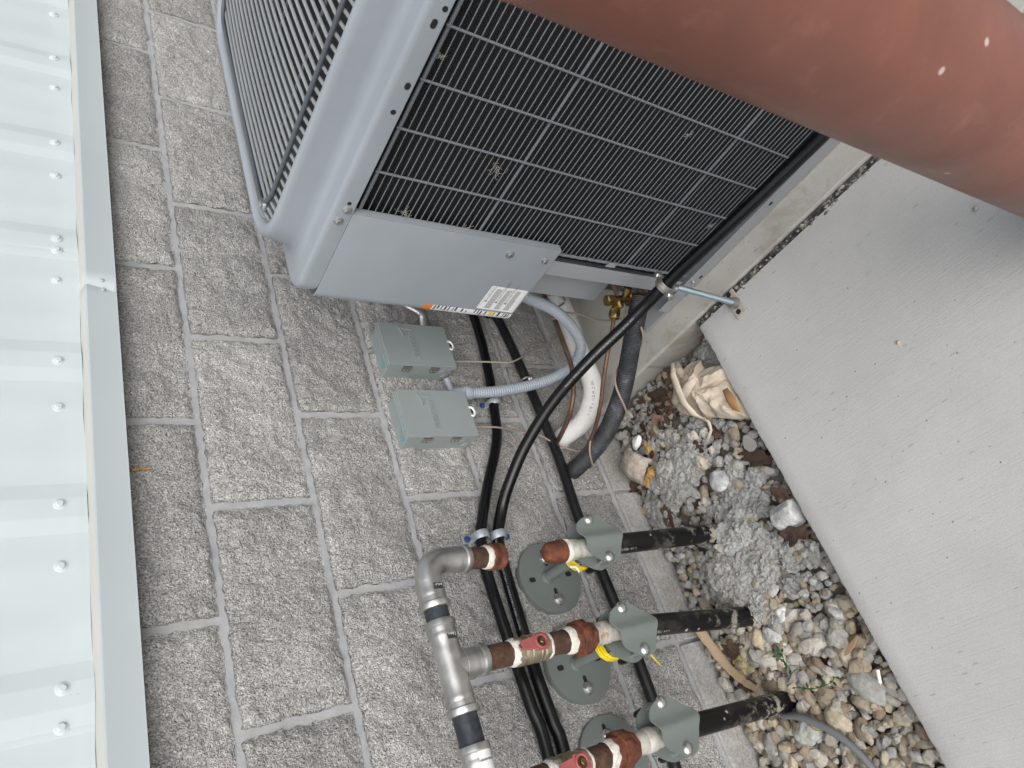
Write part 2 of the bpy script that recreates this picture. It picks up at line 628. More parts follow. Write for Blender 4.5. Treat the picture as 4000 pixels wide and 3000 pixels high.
n.color(n.ramp(n.noise(45, 6, .8), [(.30, (.20, .205, .21)), (.48, (.42, .43, .44)), (.62, (.62, .62, .60)), (.75, (.72, .70, .60))]))
n.normal(n.bump(n.noise(120, 5), .6, .004))
m_green = paint('green_sprig', (.035, .085, .03), .6, .25)
m_greycable = paint('grey_cable', (.17, .18, .19), .5, .05, .2)
m_film = mat('clear_film', (.42, .40, .40), .25)
m_film.node_tree.nodes['Principled BSDF'].inputs['Alpha'].default_value = .55

# ------------------------------------------------------------------ the setting: ground, sidewalk, pad
def slab(name, x0, x1, y0, y1, z0, z1, m, kind='structure', bev=.006):
    o = MB().box((x0, y0, z0), (x1, y1, z1)).build(name, m, bevel=bev, smooth=False)
    return tag(o, kind=kind)


g_ = MB()
g_.add([(-80, -80, -.14), (80, -80, -.14), (80, 40, -.14), (-80, 40, -.14)], [(0, 1, 2, 3)])
tag(g_.build('ground', m_ground, smooth=False), kind='structure')
PAD_X = -.4105
EDGE_Y = -.440


def gh(x, y):
    """top of the fill in the trench between wall and sidewalk"""
    h = -.040 + .010 * noise.noise(Vector((x * 5, y * 5, 3.1)))
    h -= .050 * math.exp(-((x + .43) / .09) ** 2) * min(1, max(0, (-y - .02) / .25))
    for (cx, cy, rr, hh) in CLAY:
        h += hh * math.exp(-((x - cx) ** 2 + (y - cy) ** 2) / (rr * rr))
    h -= .020 * math.exp(-((y - EDGE_Y) / .03) ** 2)
    return h


CLAY = []
for (u, v, rr, hh) in [(2850, 2230, .075, .030), (2640, 1880, .060, .024), (2700, 1790, .050, .020), (2880, 2080, .05, .02), (2590, 2020, .04, .012), (2930, 2330, .06, .014), (2620, 1700, .05, .012)]:
    p = M(u, v, 'z', -.03)
    CLAY.append((p.x, p.y, rr, hh))

# soil bed under the gravel
fb = MB()
nx, ny = 150, 42
X0, X1 = -2.3, PAD_X + .01
vv = []
for j in range(ny + 1):
    for i in range(nx + 1):
        x = X0 + (X1 - X0) * i / nx; y = EDGE_Y - .01 + (-.004 - EDGE_Y + .02) * j / ny
        vv.append((x, y, gh(x, y) - .012 + .004 * noise.noise(Vector((x * 60, y * 60, 0)))))
ff = [(j * (nx + 1) + i, j * (nx + 1) + i + 1, (j + 1) * (nx + 1) + i + 1, (j + 1) * (nx + 1) + i) for j in range(ny) for i in range(nx)]
fb.add(vv, ff)
tag(fb.build('trench_soil', m_ground), kind='structure')
sw = MB()
NS = 420
xs_ = [-9, -6, -4] + [-3.2 + (3.2 - .4320) * i / NS for i in range(NS + 1)]
vv = []
for i, x in enumerate(xs_):
    nz_ = noise.noise(Vector((x * 40, 0, 0))) * .0016 + noise.noise(Vector((x * 120, 4, 0))) * .0012 + noise.noise(Vector((x * 9, 7, 0))) * .0022
    chip = max(0, noise.noise(Vector((x * 26, 11, 3))) - .35) * .018
    vv += [(x, -2.4, 0), (x, EDGE_Y - .035, 0), (x, EDGE_Y - .008 - chip + nz_, -.0004), (x, EDGE_Y - .0025 - chip * .6 + nz_, -.0032 - chip * .2), (x, EDGE_Y + nz_, -.010 - chip * .4), (x, EDGE_Y, -.12)]
ff = [(i * 6 + k, i * 6 + k + 1, (i + 1) * 6 + k + 1, (i + 1) * 6 + k) for i in range(len(xs_) - 1) for k in range(5)]
e_ = (len(xs_) - 1) * 6
ff.append(tuple(e_ + k for k in range(6)))
sw.add(vv, ff)
tag(sw.build('sidewalk', m_walk, ang=40), kind='structure')
slab('equipment_pad', PAD_X, 1.6, -1.72, -.008, -.13, 0.0, m_pad)
slab('front_walk', -.4105, 9, -2.4, -1.734, -.11, -.002, m_walk)
# crumbling filler in the joint between pad and sidewalk
jf = MB()
N = 240
vv = []
for i in range(N + 1):
    y = EDGE_Y - .002 - (1.72 + EDGE_Y) * i / N
    a = noise.noise(Vector((y * 30, 1, 0))); b = noise.noise(Vector((y * 45, 5, 2)))
    dz = -.004 + .005 * noise.noise(Vector((y * 70, 9, 1)))
    vv += [(-.4335, y, -.012), (-.4290 + .003 * a, y, dz + .002), (-.4215 + .003 * b, y, dz + .004 * a), (-.4140 + .001 * a, y, dz + .004 * b), (-.4095, y, -.012)]
ff = []
for i in range(N):
    for k in range(4):
        q = i * 5 + k
        ff.append((q, q + 1, q + 6, q + 5))
jf.add(vv, ff)
tag(jf.build('expansion_joint_filler', m_filler), kind='structure')

# loose crumbs of stone lying along the joint
cr = MB(); cr.c = []


def rock(mb, c, r, seed, squash=(1, 1, 1), sub=1, rough=.30, freq=1.1, tone=(.4, .38, .34), rz=0.0, facet=0.0):
    vs_, fs = ICO[sub]
    ca, sa = math.cos(rz), math.sin(rz)
    out = []
    sv = Vector((seed * 13.37 % 97, seed * 7.77 % 89, seed * 3.3 % 71))
    for v in vs_:
        d = 1 + rough * noise.noise(v * freq + sv) + rough * .5 * noise.noise(v * freq * 2.3 + sv)
        if facet:
            d += facet * (.8 * noise.noise(v * 3.5 + sv) + .7 * noise.noise(v * 8 + sv) + .6 * noise.noise(v * 17 + sv))
        q = Vector((v.x * squash[0], v.y * squash[1], v.z * squash[2])) * (d * r)
        out.append((c[0] + q.x * ca - q.y * sa, c[1] + q.x * sa + q.y * ca, c[2] + q.z))
    mb.add(out, fs)
    if mb.c is not None:
        mb.c += [(*tone, 1)] * len(out)


import bmesh
ICO = {}
for s_ in (0, 1, 2, 3, 4):
    bm = bmesh.new()
    bmesh.ops.create_icosphere(bm, subdivisions=max(1, s_), radius=1)
    if s_ == 0:
        pass
    ICO[s_] = ([v.co.copy() for v in bm.verts], [tuple(v.index for v in f.verts) for f in bm.faces])
    bm.free()
for i in range(110):
    t = i / 109 + rnd.uniform(-.01, .01)
    y = EDGE_Y - .01 - .95 * t
    rock(cr, (-.4265 + rnd.gauss(0, .006), y, .000), rnd.uniform(.0015, .0045), i, (1, 1.3, .7), 1, .4, tone=rnd.choice([(.34, .31, .26), (.42, .40, .36), (.16, .16, .16)]))
tag(cr.build('joint_crumbs', m_stone), kind='stuff', label='small crumbs of stone along the black joint beside the pad', cat='crumbs')

# ------------------------------------------------------------------ the block wall
H, L = .2032, .4064
ZB = .044                           # top of the smooth base course
wall = thing('block_wall', 'grey split-face concrete block wall with recessed mortar joints behind the air conditioner', 'wall', (-.8, .1, -.13))
mo = MB()
XA, XB = -3.3, 2.1
nx, nz = 420, 60
vv = [(XA + (XB - XA) * i / nx, .0065 + .0018 * noise.noise(Vector((i * .6, j * .9, 0))), -.13 + (1.33 + .13) * j / nz) for j in range(nz + 1) for i in range(nx + 1)]
ff = [(j * (nx + 1) + i, j * (nx + 1) + i + 1, (j + 1) * (nx + 1) + i + 1, (j + 1) * (nx + 1) + i) for j in range(nz) for i in range(nx)]
mo.add(vv, ff)
mo.box((XA, .012, -.13), (XB, .19, 1.33))
mo.build('mortar', m_mortar, wall)


def block_mesh(seed, w, h, A):
    mb = MB()
    nx, nz = 76, 38
    vv = []
    ins = .0066
    for j in range(nz + 1):
        for i in range(nx + 1):
            a = i / nx; b = j / nz
            x = (a - .5) * (w - 2 * ins - .0022); z = (b - .5) * (h - 2 * ins)
            q = Vector((x + seed * 3.7, z, seed * 1.9))
            ed = min(min(a, 1 - a) * w, min(b, 1 - b) * h)
            rag = max(0, 1 - ed / .012)
            x += rag * .0046 * noise.noise(q * 70) ; z += rag * .0046 * noise.noise(q * 62 + Vector((9, 9, 9)))
            y = -A * (1.1 * noise.noise(q * 9) + .95 * noise.noise(q * 24) + .65 * noise.noise(q * 55) + .6 * noise.noise(q * 110) + .5 * noise.noise(q * 220)) - .002
            y += .0075 * math.exp(-ed / .0045) + .0030 * math.exp(-ed / .02)
            vv.append((x, min(y, .006), z))
    ff = [(j * (nx + 1) + i, j * (nx + 1) + i + 1, (j + 1) * (nx + 1) + i + 1, (j + 1) * (nx + 1) + i) for j in range(nz) for i in range(nx)]
    mb.add(vv, ff)
    per = [i for i in range(nx + 1)] + [j * (nx + 1) + nx for j in range(1, nz + 1)] + [nz * (nx + 1) + i for i in range(nx - 1, -1, -1)] + [j * (nx + 1) for j in range(nz - 1, 0, -1)]
    base_ = len(mb.v)
    mb.v += [(vv[i][0], .02, vv[i][2]) for i in per]
    for k in range(len(per)):
        k2 = (k + 1) % len(per)
        mb.f.append((per[k], per[k2], base_ + k2, base_ + k)); mb.m.append(0)
    me = bpy.data.meshes.new('block')
    me.from_pydata(mb.v, [], mb.f)
    me.materials.append(m_block)
    me.polygons.foreach_set('use_smooth', [True] * len(me.polygons))
    me.update()
    return me


VAR = [block_mesh(k + 1, L, H, .0052) for k in range(9)]
first = {5: -.0105, 4: .2050, 3: -.4010, 2: -.6180, 1: -.4150, 0: -.6400}    # one measured head joint per course
for k in range(6):
    x = first[k]
    while x > XA + L: x -= L
    i = 0
    while x + L < XB:
        o = link('block', VAR[(k * 4 + i * 5 + (i // 3)) % 9], wall)
        o.location = Vector((x + L / 2, 0, ZB + H * (k + .5))) - wall.location
        x += L; i += 1
# smooth base course
me_f = None
x = -.2430
while x > XA + L: x -= L
while x + L < XB:
    if me_f is None:
        mb = MB().box((-L / 2 + .004, -.004, -.085), (L / 2 - .004, .02, .083))
        o = mb.build('foundation_block', m_found, wall, smooth=False, bevel=.003)
        me_f = o
    else:
        o = me_f.copy(); col.objects.link(o)
    o.location = Vector((x + L / 2, 0, ZB - .088)) - wall.location
    x += L

# orange foam streak below the flashing
fo = MB(); pts = [M(u, v, 'y', -.006) for u, v in [(515, 1838), (528, 1834), (543, 1831), (553, 1826), (566, 1832), (580, 1829), (594, 1829)]]
fo.tube(resample(smooth_path(pts), .002), .002, 8, rf=lambda t: .0018 + .0014 * abs(noise.noise(Vector((t * 14, 0, 0)))) + (.001 if t < .3 else 0))
tag(fo.build('foam_streak', m_foamy), 'thin orange dried foam streak on the block below the flashing', 'foam streak')

# ------------------------------------------------------------------ white metal siding and flashing
SZ = 1.258
sid = thing('metal_siding', 'pale blue-white ribbed metal siding with painted screws along the top of the wall', 'siding', (-.5, 0, SZ))
RIBS = [.010 + .3048 * k for k in range(-11, 8)]


def sid_y(x):
    y = -.010
    for rx in RIBS:
        d = abs(x - rx)
        if d < .046:
            y -= .0046 * min(1, max(0, (.046 - d) / .028))
        for mo_ in (.102, .203):
            d2 = abs(x - rx - mo_)
            if d2 < .022:
                y -= .0007 * min(1, max(0, (.022 - d2) / .010))
    return y


def siding_panel(x0, x1, lift):
    xs = set([x0, x1])
    for rx in RIBS:
        for d in (.046, .018):
            xs |= {rx - d, rx + d}
        for mo_ in (.102, .203):
            for d in (.022, .012):
                xs |= {rx + mo_ - d, rx + mo_ + d}
    xs = sorted(q for q in xs if x0 <= q <= x1)
    zs = [SZ + .03 * 0, SZ + .02, SZ + .3, SZ + 2.4]
    mb = MB()
    vv = []
    for z in zs:
        for q in xs:
            wob = .003 * noise.noise(Vector((q * 9, z, 4))) if z < SZ + .01 else 0
            vv.append((q, sid_y(q) - lift, z + wob))
    n_ = len(xs)
    ff = [(j * n_ + i, j * n_ + i + 1, (j + 1) * n_ + i + 1, (j + 1) * n_ + i) for j in range(len(zs) - 1) for i in range(n_ - 1)]
    mb.add(vv, ff)
    o = mb.build('siding_panel', m_siding, sid, ang=50)
    so = o.modifiers.new('thickness', 'SOLIDIFY'); so.thickness = .0007; so.offset = 1
    bv = o.modifiers.new('bend', 'BEVEL'); bv.width = .007; bv.segments = 3; bv.limit_method = 'ANGLE'; bv.angle_limit = R_(6)
    return o


for k in range(-4, 3):
    x0 = -.016 + .9144 * k
    siding_panel(x0 - .030, x0 + .9144 + .0, .0010 * (k % 2))


def hex_screw(mb, p, nrm, r=.0055, washer=.0085, h=.0045, rot=0.0):
    nrm = Vector(nrm).normalized()
    mb.lathe([(-.001, washer), (.0008, washer), (.0022, washer * .72)], p, nrm, 16)
    u = nrm.orthogonal()
    u.rotate(Matrix.Rotation(rot, 3, nrm))
    mb.lathe([(.0015, r), (h, r), (h + .0008, r * .82)], p, nrm, 6, ref=u)
    mb.lathe([(h + .0007, r * .5), (h + .0002, r * .45)], p, nrm, 10)


for (u, v) in [(209, 55), (210, 230), (212, 341), (214, 560), (217, 685), (221, 935), (221, 980), (221, 1095), (227, 1413), (229, 1590), (233, 1973), (238, 2212), (243, 2694), (240, 2842)]:
    p = M(u, v, 'y', -.012)
    p.y = sid_y(p.x) - .001
    mb = MB(); hex_screw(mb, p, (0, -1, 0), .0060, .0105, .0050, rnd.uniform(0, 1))
    mb.build('screw', m_siding, sid)
for k in range(1, 9):
    for dx in (0, -.1):
        p = Vector((-.947 - .3048 * k + dx, 0, 1.298)); p.y = sid_y(p.x) - .001
        mb = MB(); hex_screw(mb, p, (0, -1, 0), .0060, .0105, .0050, rnd.uniform(0, 1)); mb.build('screw', m_siding, sid)
# dark scuff trailing from one screw
sc = MB(); pts = [M(u, v, 'y', -.0365) for u, v in [(262, 2692), (276, 2699), (290, 2695), (304, 2697), (322, 2690)]]
pts = [Vector((p.x, sid_y(p.x) - .0012, p.z)) for p in pts]
sc.tube(resample(smooth_path(pts), .002), .0008, 6, rf=lambda t: .0004 + .0009 * abs(noise.noise(Vector((t * 12, 3, 0)))))
sc.build('scuff_mark', paint('scuff', (.25, .24, .21), .8), sid)

fl = thing('drip_flashing', 'white sheet-metal drip flashing between the siding and the block wall', 'flashing', (-.5, -.02, 1.19))
FY = -.040
ZT, ZL = 1.249, 1.1955
for i, (x0, x1) in enumerate([(-3.3, -.09), (-.1205, 2.1)]):
    prof = [(.004, ZT + .012), (-.008, ZT + .010), (FY + .003, ZT + .0015), (FY - .0008, ZT - .001), (FY - .001, ZT - .004), (FY, ZL + .004), (FY - .001, ZL), (FY + .006, ZL - .0015), (FY + .007, ZL + .008)]
    mb = MB()
    N = 60
    vv = []
    for k in range(N + 1):
        x = x0 + (x1 - x0) * k / N
        sk = .016 if (k == 0 and i == 1) else 0
        for (y, z) in prof:
            t = (ZT - z) / (ZT - ZL)
            vv.append((x - sk * min(1, max(0, t)), y + .0012 * noise.noise(Vector((x * 3, 0, 1))) - (.0006 if i else 0), z))
    np_ = len(prof)
    ff = [(k * np_ + q, k * np_ + q + 1, (k + 1) * np_ + q + 1, (k + 1) * np_ + q) for k in range(N) for q in range(np_ - 1)]
    mb.add(vv, ff)
    mb.m = [1 if (f % (np_ - 1)) < 2 else 0 for f in range(len(ff))]  # upper faces take the colour with sky light painted in
    o = mb.build('flashing_length', [m_flash, m_flash_skylit], fl, ang=30)
    so = o.modifiers.new('thickness', 'SOLIDIFY'); so.thickness = .0006
for (u, v) in [(398, 1095), (403, 1131)]:
    mb = MB(); p = M(u, v, 'y', FY - .0015); mb.lathe([(0, .0042), (.0014, .0038), (.0024, .0022)], p, (0, -1, 0), 14)
    mb.build('rivet', m_flash, fl)

# ------------------------------------------------------------------ the air conditioner
UX0, UX1, UY0, UY1 = -.337, .50, -1.165, -.300      # footprint: left, right, front, back (wall side)
ac = thing('air_conditioner_condenser', 'large blue-grey outdoor air conditioner condenser on the concrete pad', 'air conditioner', (.08, -.73, 0))


def rrect(d, r, z, seg=8, x0=UX0, x1=UX1, y0=UY0, y1=UY1):
    """rounded rectangle inset by d with corner radius r"""
    x0 += d; y0 += d; x1 -= d; y1 -= d
    out = []
    for cx, cy, a0 in ((x1 - r, y1 - r, 0), (x0 + r, y1 - r, 90), (x0 + r, y0 + r, 180), (x1 - r, y0 + r, 270)):
        for k in range(seg + 1):
            a = R_(a0 + 90 * k / seg)
            out.append(Vector((cx + r * math.cos(a), cy + r * math.sin(a), z)))
    return out


def ring_sweep(mb, prof, seg=8, closed_top=False):
    rings = [rrect(d, r, z, seg) for (d, r, z) in prof]
    n_ = len(rings[0])
    ff = []
    for i in range(len(rings) - 1):
        for k in range(n_):
            k2 = (k + 1) % n_
            ff.append((i * n_ + k, i * n_ + k2, (i + 1) * n_ + k2, (i + 1) * n_ + k))
    mb.add([q for r in rings for q in r], ff)


# top cap: skirt, flange, fillet, tall rim
mb = MB()
ring_sweep(mb, [(.004, .040, .9095), (0, .044, .9090), (0, .044, .934), (.0012, .044, .940), (.0045, .045, .9445), (.009, .046, .9455),
                (.026, .060, .9470), (.035, .072, .9495), (.0400, .080, .956), (.0425, .086, .968), (.0445, .092, .998), (.0460, .094, 1.0060),
                (.0500, .094, 1.0110), (.0560, .094, 1.0115), (.0610, .094, 1.0080), (.0640, .093, 1.000), (.0660, .092, .930)], 14)
mb.build('top_cap', m_unit, ac, ang=50)
# skirt screws, and black discs whose colour paints the shade inside holes
for (u, v, a, b) in [(1739, 35, .0052, .0052), (1695, 93, .0056, .011), (1592, 337, .0056, .0085), (1536, 438, .0054, .0054), (1365, 795, .0045, .0045)]:
    p = M(u, v, 'x', UX0)
    mb = MB()
    poly = []
    for k in range(20):
        t = 2 * math.pi * k / 20
        poly.append((UX0 - .0006, p.y + (b - a) * (1 if math.cos(t) > 0 else -1) * .5 + a * math.cos(t) * .8, p.z + a * math.sin(t) * .8))
    mb.prism(poly, (.002, 0, 0)).build('painted_slot_hole', m_black, ac, smooth=False)
for (u, v) in [(1356, 820), (1322, 862)]:
    mb = MB(); hex_screw(mb, M(u, v, 'x', UX0 - .0005), (-1, 0, 0), .0058, .0085, .0048, .4); mb.build('screw', m_screw, ac)

# fan guard
GZ = 1.003
mb = MB()
rod = rrect(.098, .062, GZ + .0068, 10)
mb.tube(rod + [rod[0]], .0042, 10, caps=False)
mb.build('guard_frame_rod', m_rod, ac)
gy = -.372
wire_i = 0
while gy > -1.10:
    # each wire runs along X, domed, its ends turned down inside the rim
    ext = 0.0
    edge = min(UY1 - .067 - gy, gy - (UY0 + .067))
    if edge < .075:
        ext = .075 - math.sqrt(max(0, .075 ** 2 - (.075 - edge) ** 2))
    xa, xb = UX0 + .078 + ext, UX1 - .078 - ext
    pts = []
    for k in range(33):
        t = k / 32
        x = xa + (xb - xa) * t
        q = min(t, 1 - t)
        dome = .016 * (1 - (2 * t - 1) ** 2) * (1 - ((gy + .733) / .40) ** 2)
        pts.append(Vector((x, gy, GZ - .0005 + max(0, dome) - (.004 if q == 0 else 0))))
    pts = [Vector((xa - .0025, gy, GZ - .022)), Vector((xa - .0018, gy, GZ - .010))] + pts[0:] + [Vector((xb + .002, gy, GZ - .012)), Vector((xb + .002, gy, GZ - .024))]
    mb = MB(); mb.tube(pts, .0031, 8); mb.build('guard_wire', m_guard, ac)
    gy -= .0188
for gx, dz in ((-.165, -.003), (-.02, .008), (.18, .008), (.33, -.003)):
    pts = []
    for k in range(25):
        y = UY1 - .075 - (UY1 - UY0 - .15) * k / 24
        t = (gx - (UX0 + .063)) / (UX1 - UX0 - .126)
        dome = .016 * (1 - (2 * t - 1) ** 2) * (1 - ((y + .733) / .40) ** 2)
        pts.append(Vector((gx, y, GZ - .0068 + max(0, dome))))
    mb = MB(); mb.tube(pts, .0036, 8); mb.build('guard_cross_rod', m_rod, ac)
for p in (Vector((UX0 + .118, UY1 - .108, GZ + .004)),):
    mb = MB(); mb.lathe([(0, .012), (.003, .012)], p, (0, 0, 1), 20)
    hex_screw(mb, p + Vector((0, 0, .003)), (0, 0, 1), .0065, .0095, .006, .3); mb.build('guard_screw', m_screw, ac)

# fan throat, motor and blades
cx, cy = .0815, -.7335
mb = MB()
ring = rrect(.0665, .092, .965, 12)
n_ = len(ring)
circ = [Vector((cx + .31 * math.cos(math.atan2(q.y - cy, q.x - cx)), cy + .31 * math.sin(math.atan2(q.y - cy, q.x - cx)), .935)) for q in ring]
circ2 = [q + Vector((0, 0, -.11)) for q in circ]
mb.add(ring + circ + circ2, [(k, (k + 1) % n_, n_ + (k + 1) % n_, n_ + k) for k in range(n_)] + [(n_ + k, n_ + (k + 1) % n_, 2 * n_ + (k + 1) % n_, 2 * n_ + k) for k in range(n_)])
mb.build('fan_orifice', paint('orifice_grey', (.05, .055, .06), .6), ac)
mb = MB()
mb.lathe([(0, .07), (.14, .07), (.15, .06)], (cx, cy, .845), (0, 0, 1), 28)
mb.build('fan_motor', m_black, ac)
for b in range(3):
    a0 = R_(120 * b + 25)
    mb = MB()
    vv = []
    for i in range(9):
        r = .075 + .215 * i / 8
        for k in range(9):
            t = k / 8 - .5
            wdt = R_(66) * (1 - .25 * i / 8)
            a = a0 + wdt * t
            vv.append((cx + r * math.cos(a), cy + r * math.sin(a), .885 + .075 * t + .012 * (1 - 4 * t * t)))
    mb.add(vv, [(i * 9 + k, i * 9 + k + 1, (i + 1) * 9 + k + 1, (i + 1) * 9 + k) for i in range(8) for k in range(8)])
    o = mb.build('fan_blade', m_fan, ac)
    o.modifiers.new('thickness', 'SOLIDIFY').thickness = .002

# coil, base pan, corner post, back panel
CX = -.298
mb = MB()
mb.box((CX, UY0 + .04, .028), (CX + .045, -.470, .945))
mb.box((CX + .046, UY0 + .04, .028), (UX1 - .06, UY0 + .085, .940))
mb.build('coil', m_coil, ac, smooth=False)
mb = MB()
mb.box((CX + .05, UY0 + .09, .030), (UX1 - .02, -.44, .935))
mb.build('cabinet_interior', m_black, ac, smooth=False)
mb = MB()
PANX = -.341
mb.box((PANX, UY0 - .003, .002), (PANX + .0015, -.388, .040))
mb.box((PANX + .0017, UY0, .003), (UX1, UY1 - .006, .012))
mb.build('base_pan', m_unit2, ac, bevel=.0006, smooth=False)
mb = MB()
mb.box((UX0 + .02, UY0 - .001, .040), (UX1, UY0 + .002, .917))
mb.box((UX1 - .002, UY0, .0405), (UX1, UY1, .9165))
mb.box((-.20, UY1 - .003, .012), (UX1 - .003, UY1, .916))
mb.build('cabinet_side', m_unit, ac, smooth=False)
mb = MB()
mb.prism([(-.333, -.4485, z) for z in (.041, .45)] + [(-.333, -.4885, z) for z in (.45, .041)], (.0015, 0, 0))
mb.box((-.3313, -.4498, .041), (-.262, -.4485, .455))
mb.build('corner_post', m_unit2, ac, smooth=False)
mb = MB()
pts = [(-.262, -.4480, .040), (-.262, -.4480, .12), (-.262, -.392, .165), (-.262, -.318, .165), (-.262, -.318, .455), (-.262, -.4480, .455)]
mb.prism(pts, (.002, 0, 0)).build('valve_bracket', m_unit2, ac, smooth=False)

for (u, v) in [(2708, 1100), (2690, 1135)]:
    mb = MB(); hex_screw(mb, M(u, v, 'x', PANX - .0003), (-1, 0, 0), .0052, .0075, .0045, .2); mb.build('screw', m_screw, ac)
for (u, v) in [(3011, 795), (2738, 1082)]:
    p = M(u, v, 'x', PANX)
    mb = MB(); mb.prism([(PANX - .0004, p.y + .006 * math.cos(t * .35), p.z + .0035 * math.sin(t * .35)) for t in range(18)], (.001, 0, 0)).build('painted_slot_hole', m_black, ac, smooth=False)  # raised black disc painted as the shade of an open hole

# wire grille over the coil
GX = -.322
def rodm(r, a, b, name, m, parent, seg=8):
    mb = MB(); mb.tube([a, b], r, seg); return mb.build(name, m, parent)
proto = None
z = .8905
YB = UY0 + .03
k = 0
while z > .048:
    if proto is None:
        proto = rodm(.00100, Vector((0, -.4985, 0)), Vector((0, YB, 0)), 'grille_wire', m_wire, ac, 6)
        o = proto
    else:
        o = proto.copy(); col.objects.link(o)
    o.location = Vector((GX + .0006 * math.sin(k * 1.7), 0, z)) - ac.location
    z -= .01275; k += 1
for zz in (.6475, .2390):
    rodm(.0026, Vector((GX + .001, -.4985, zz)), Vector((GX + .001, YB, zz)), 'grille_stiffener', m_wire, ac)
for j in range(7):
    y = -.5215 - .0885 * j
    if j == 0:
        continue
    rodm(.0022, Vector((GX - .0030, y, .8990)), Vector((GX - .0030, y + .012, .052)), 'grille_upright', m_wire, ac)
rodm(.0030, Vector((GX, -.4985, .8935)), Vector((GX, YB, .8935)), 'grille_top_rail', m_wire, ac)
mb = MB()
pts = [Vector((GX - .001, -.5185, .905))] + [Vector((GX - .001 + .0004 * math.sin(i), -.5010 + .0006 * math.sin(i * 2.1), .895 - .845 * i / 60)) for i in range(61)]
mb.tube(pts, .0033, 8)
for i in range(34):
    zz = .88 - .0255 * i
    mb.lathe([(0, .0042), (.005, .0040)], (GX - .001, -.5010, zz), (0, 0, 1), 8)
mb.build('grille_side_rail', m_wire, ac)

# control panel cover: wraps round the back left corner
mb = MB()
poly = [Vector((UX0 - .001, -.5240, 0))]
rc = .030
yb = -.2880
for k in range(13):
    a = R_(180 - 90 * k / 12)
    poly.append(Vector((UX0 - .001 + rc + rc * math.cos(a), yb - rc + rc * math.sin(a), 0)))
poly.append(Vector((-.18, yb, 0)))
z0, z1 = .4500, .9085
lean = lambda q, z: q.y + ((.0045 if z == z0 else -.0055) if q.y > -.40 else 0)
vv = [Vector((q.x, lean(q, z0), z0)) for q in poly] + [Vector((q.x, lean(q, z1), z1)) for q in poly]
nn = len(poly)
mb.add(vv, [(k, k + 1, nn + k + 1, nn + k) for k in range(nn - 1)])
# inward hem on the front edge and the bottom
mb.add([(UX0 - .001, -.5240, z0), (UX0 + .016, -.5240, z0), (UX0 + .016, -.5240, z1), (UX0 - .001, -.5240, z1)], [(0, 1, 2, 3)])
o = mb.build('control_panel_cover', m_unit, ac, ang=30)
so = o.modifiers.new('thickness', 'SOLIDIFY'); so.thickness = .0012; so.offset = -1
bv = o.modifiers.new('bevel', 'BEVEL'); bv.width = .0022; bv.segments = 3; bv.limit_method = 'ANGLE'; bv.angle_limit = R_(50)
panel = o
for (u, v, r) in [(1992, 994, .0095), (2128, 1019, .0075)]:
    mb = MB(); hex_screw(mb, M(u, v, 'x', UX0 - .0012), (-1, 0, 0), r * .66, r, .005, .5); mb.build('screw', m_screw, ac)
for (u, v) in [(1940, 948), (2010, 962), (2385, 1042)]:
    p = M(u, v, 'x', UX0 + .004)
    mb = MB(); mb.prism([p + Vector((0, -.010, .008)), p + Vector((0, -.010, -.008)), p + Vector((0, .002, -.014)), p + Vector((0, .002, .014))], (.0015, 0, 0)).build('retaining_tab', m_unit2, ac, smooth=False)

# warning label on the panel
LX = UX0 - .0016
def quad(pts, u, v):
    a, b, c_, d = pts
    return a.lerp(b, u).lerp(d.lerp(c_, u), v)
lab = [M(u, v, 'x', LX) for u, v in [(1925, 1117), (2064, 1138), (2000, 1222), (1860, 1203)]]   # picture corners
# label axes: reading direction is -Y .. +Y seen upright
mb = MB()
poly = []
for (a, b) in ((0, 0), (1, 0), (1, 1), (0, 1)):
    for k in range(5):
        t = R_(90 * k / 4)
        ca = .03 * (1 - math.cos(t) if (a, b) in ((0, 0), (1, 1)) else 1 - math.sin(t)); cb = .04 * (1 - math.sin(t) if (a, b) in ((0, 0), (1, 1)) else 1 - math.cos(t))
        poly.append(quad(lab, a + (ca if a == 0 else -ca), b + (cb if b == 0 else -cb)))
lo = mb.prism(poly, (.0004, 0, 0)).build('warning_label', m_label, panel, smooth=False)
tx = MB()
ue = (lab[1] - lab[0]); ve = (lab[0] - lab[3])          # ue runs down (image right), ve runs to the picture top
ul, vl = ue.length, ve.length
ud, vd = ue.normalized(), ve.normalized()
def lab_text(body, size, a, b):
    vs_, fs = text_geo(body, size)
    o0 = lab[3] + ud * (ul * a) + vd * (vl * b)
    tx.add([o0 + vd * v.x - ud * v.y + Vector((-.0003, 0, 0)) for v in vs_], fs)
for (body, a) in (('WARNING', .13), ('AVERTISSEMENT', .42), ('ADVERTENCIA', .68)):
    lab_text(body, .0085, a, .42)
    b0 = lab[3] + ud * (ul * a) + vd * (vl * .30)
    tx.add([b0 + Vector((-.0003, 0, 0)), b0 + vd * .008 + Vector((-.0003, 0, 0)), b0 + vd * .004 - ud * .008 + Vector((-.0003, 0, 0))], [(0, 1, 2)])
for a in [.18, .205, .23, .255, .28, .305] + [.46, .485, .51, .535, .56] + [.72, .745, .77, .795, .82, .845]:
    b = .06
    while b < .9:
        wdt = rnd.uniform(.05, .12)
        if not (a > .84 and b > .5):
            p0 = lab[3] + ud * (ul * a) + vd * (vl * b) + Vector((-.0003, 0, 0)); p1 = p0 + vd * (vl * min(wdt, .93 - b)); tx.add([p0, p1, p1 + ud * .0014, p0 + ud * .0014], [(0, 1, 2, 3)])
        b += wdt + .015
for a in (.035, .33, .60, .965):
    p0 = lab[3] + ud * (ul * a) + vd * (vl * .04) + Vector((-.0003, 0, 0)); p1 = p0 + vd * (vl * .92); tx.add([p0, p1, p1 + ud * .0006, p0 + ud * .0006], [(0, 1, 2, 3)])
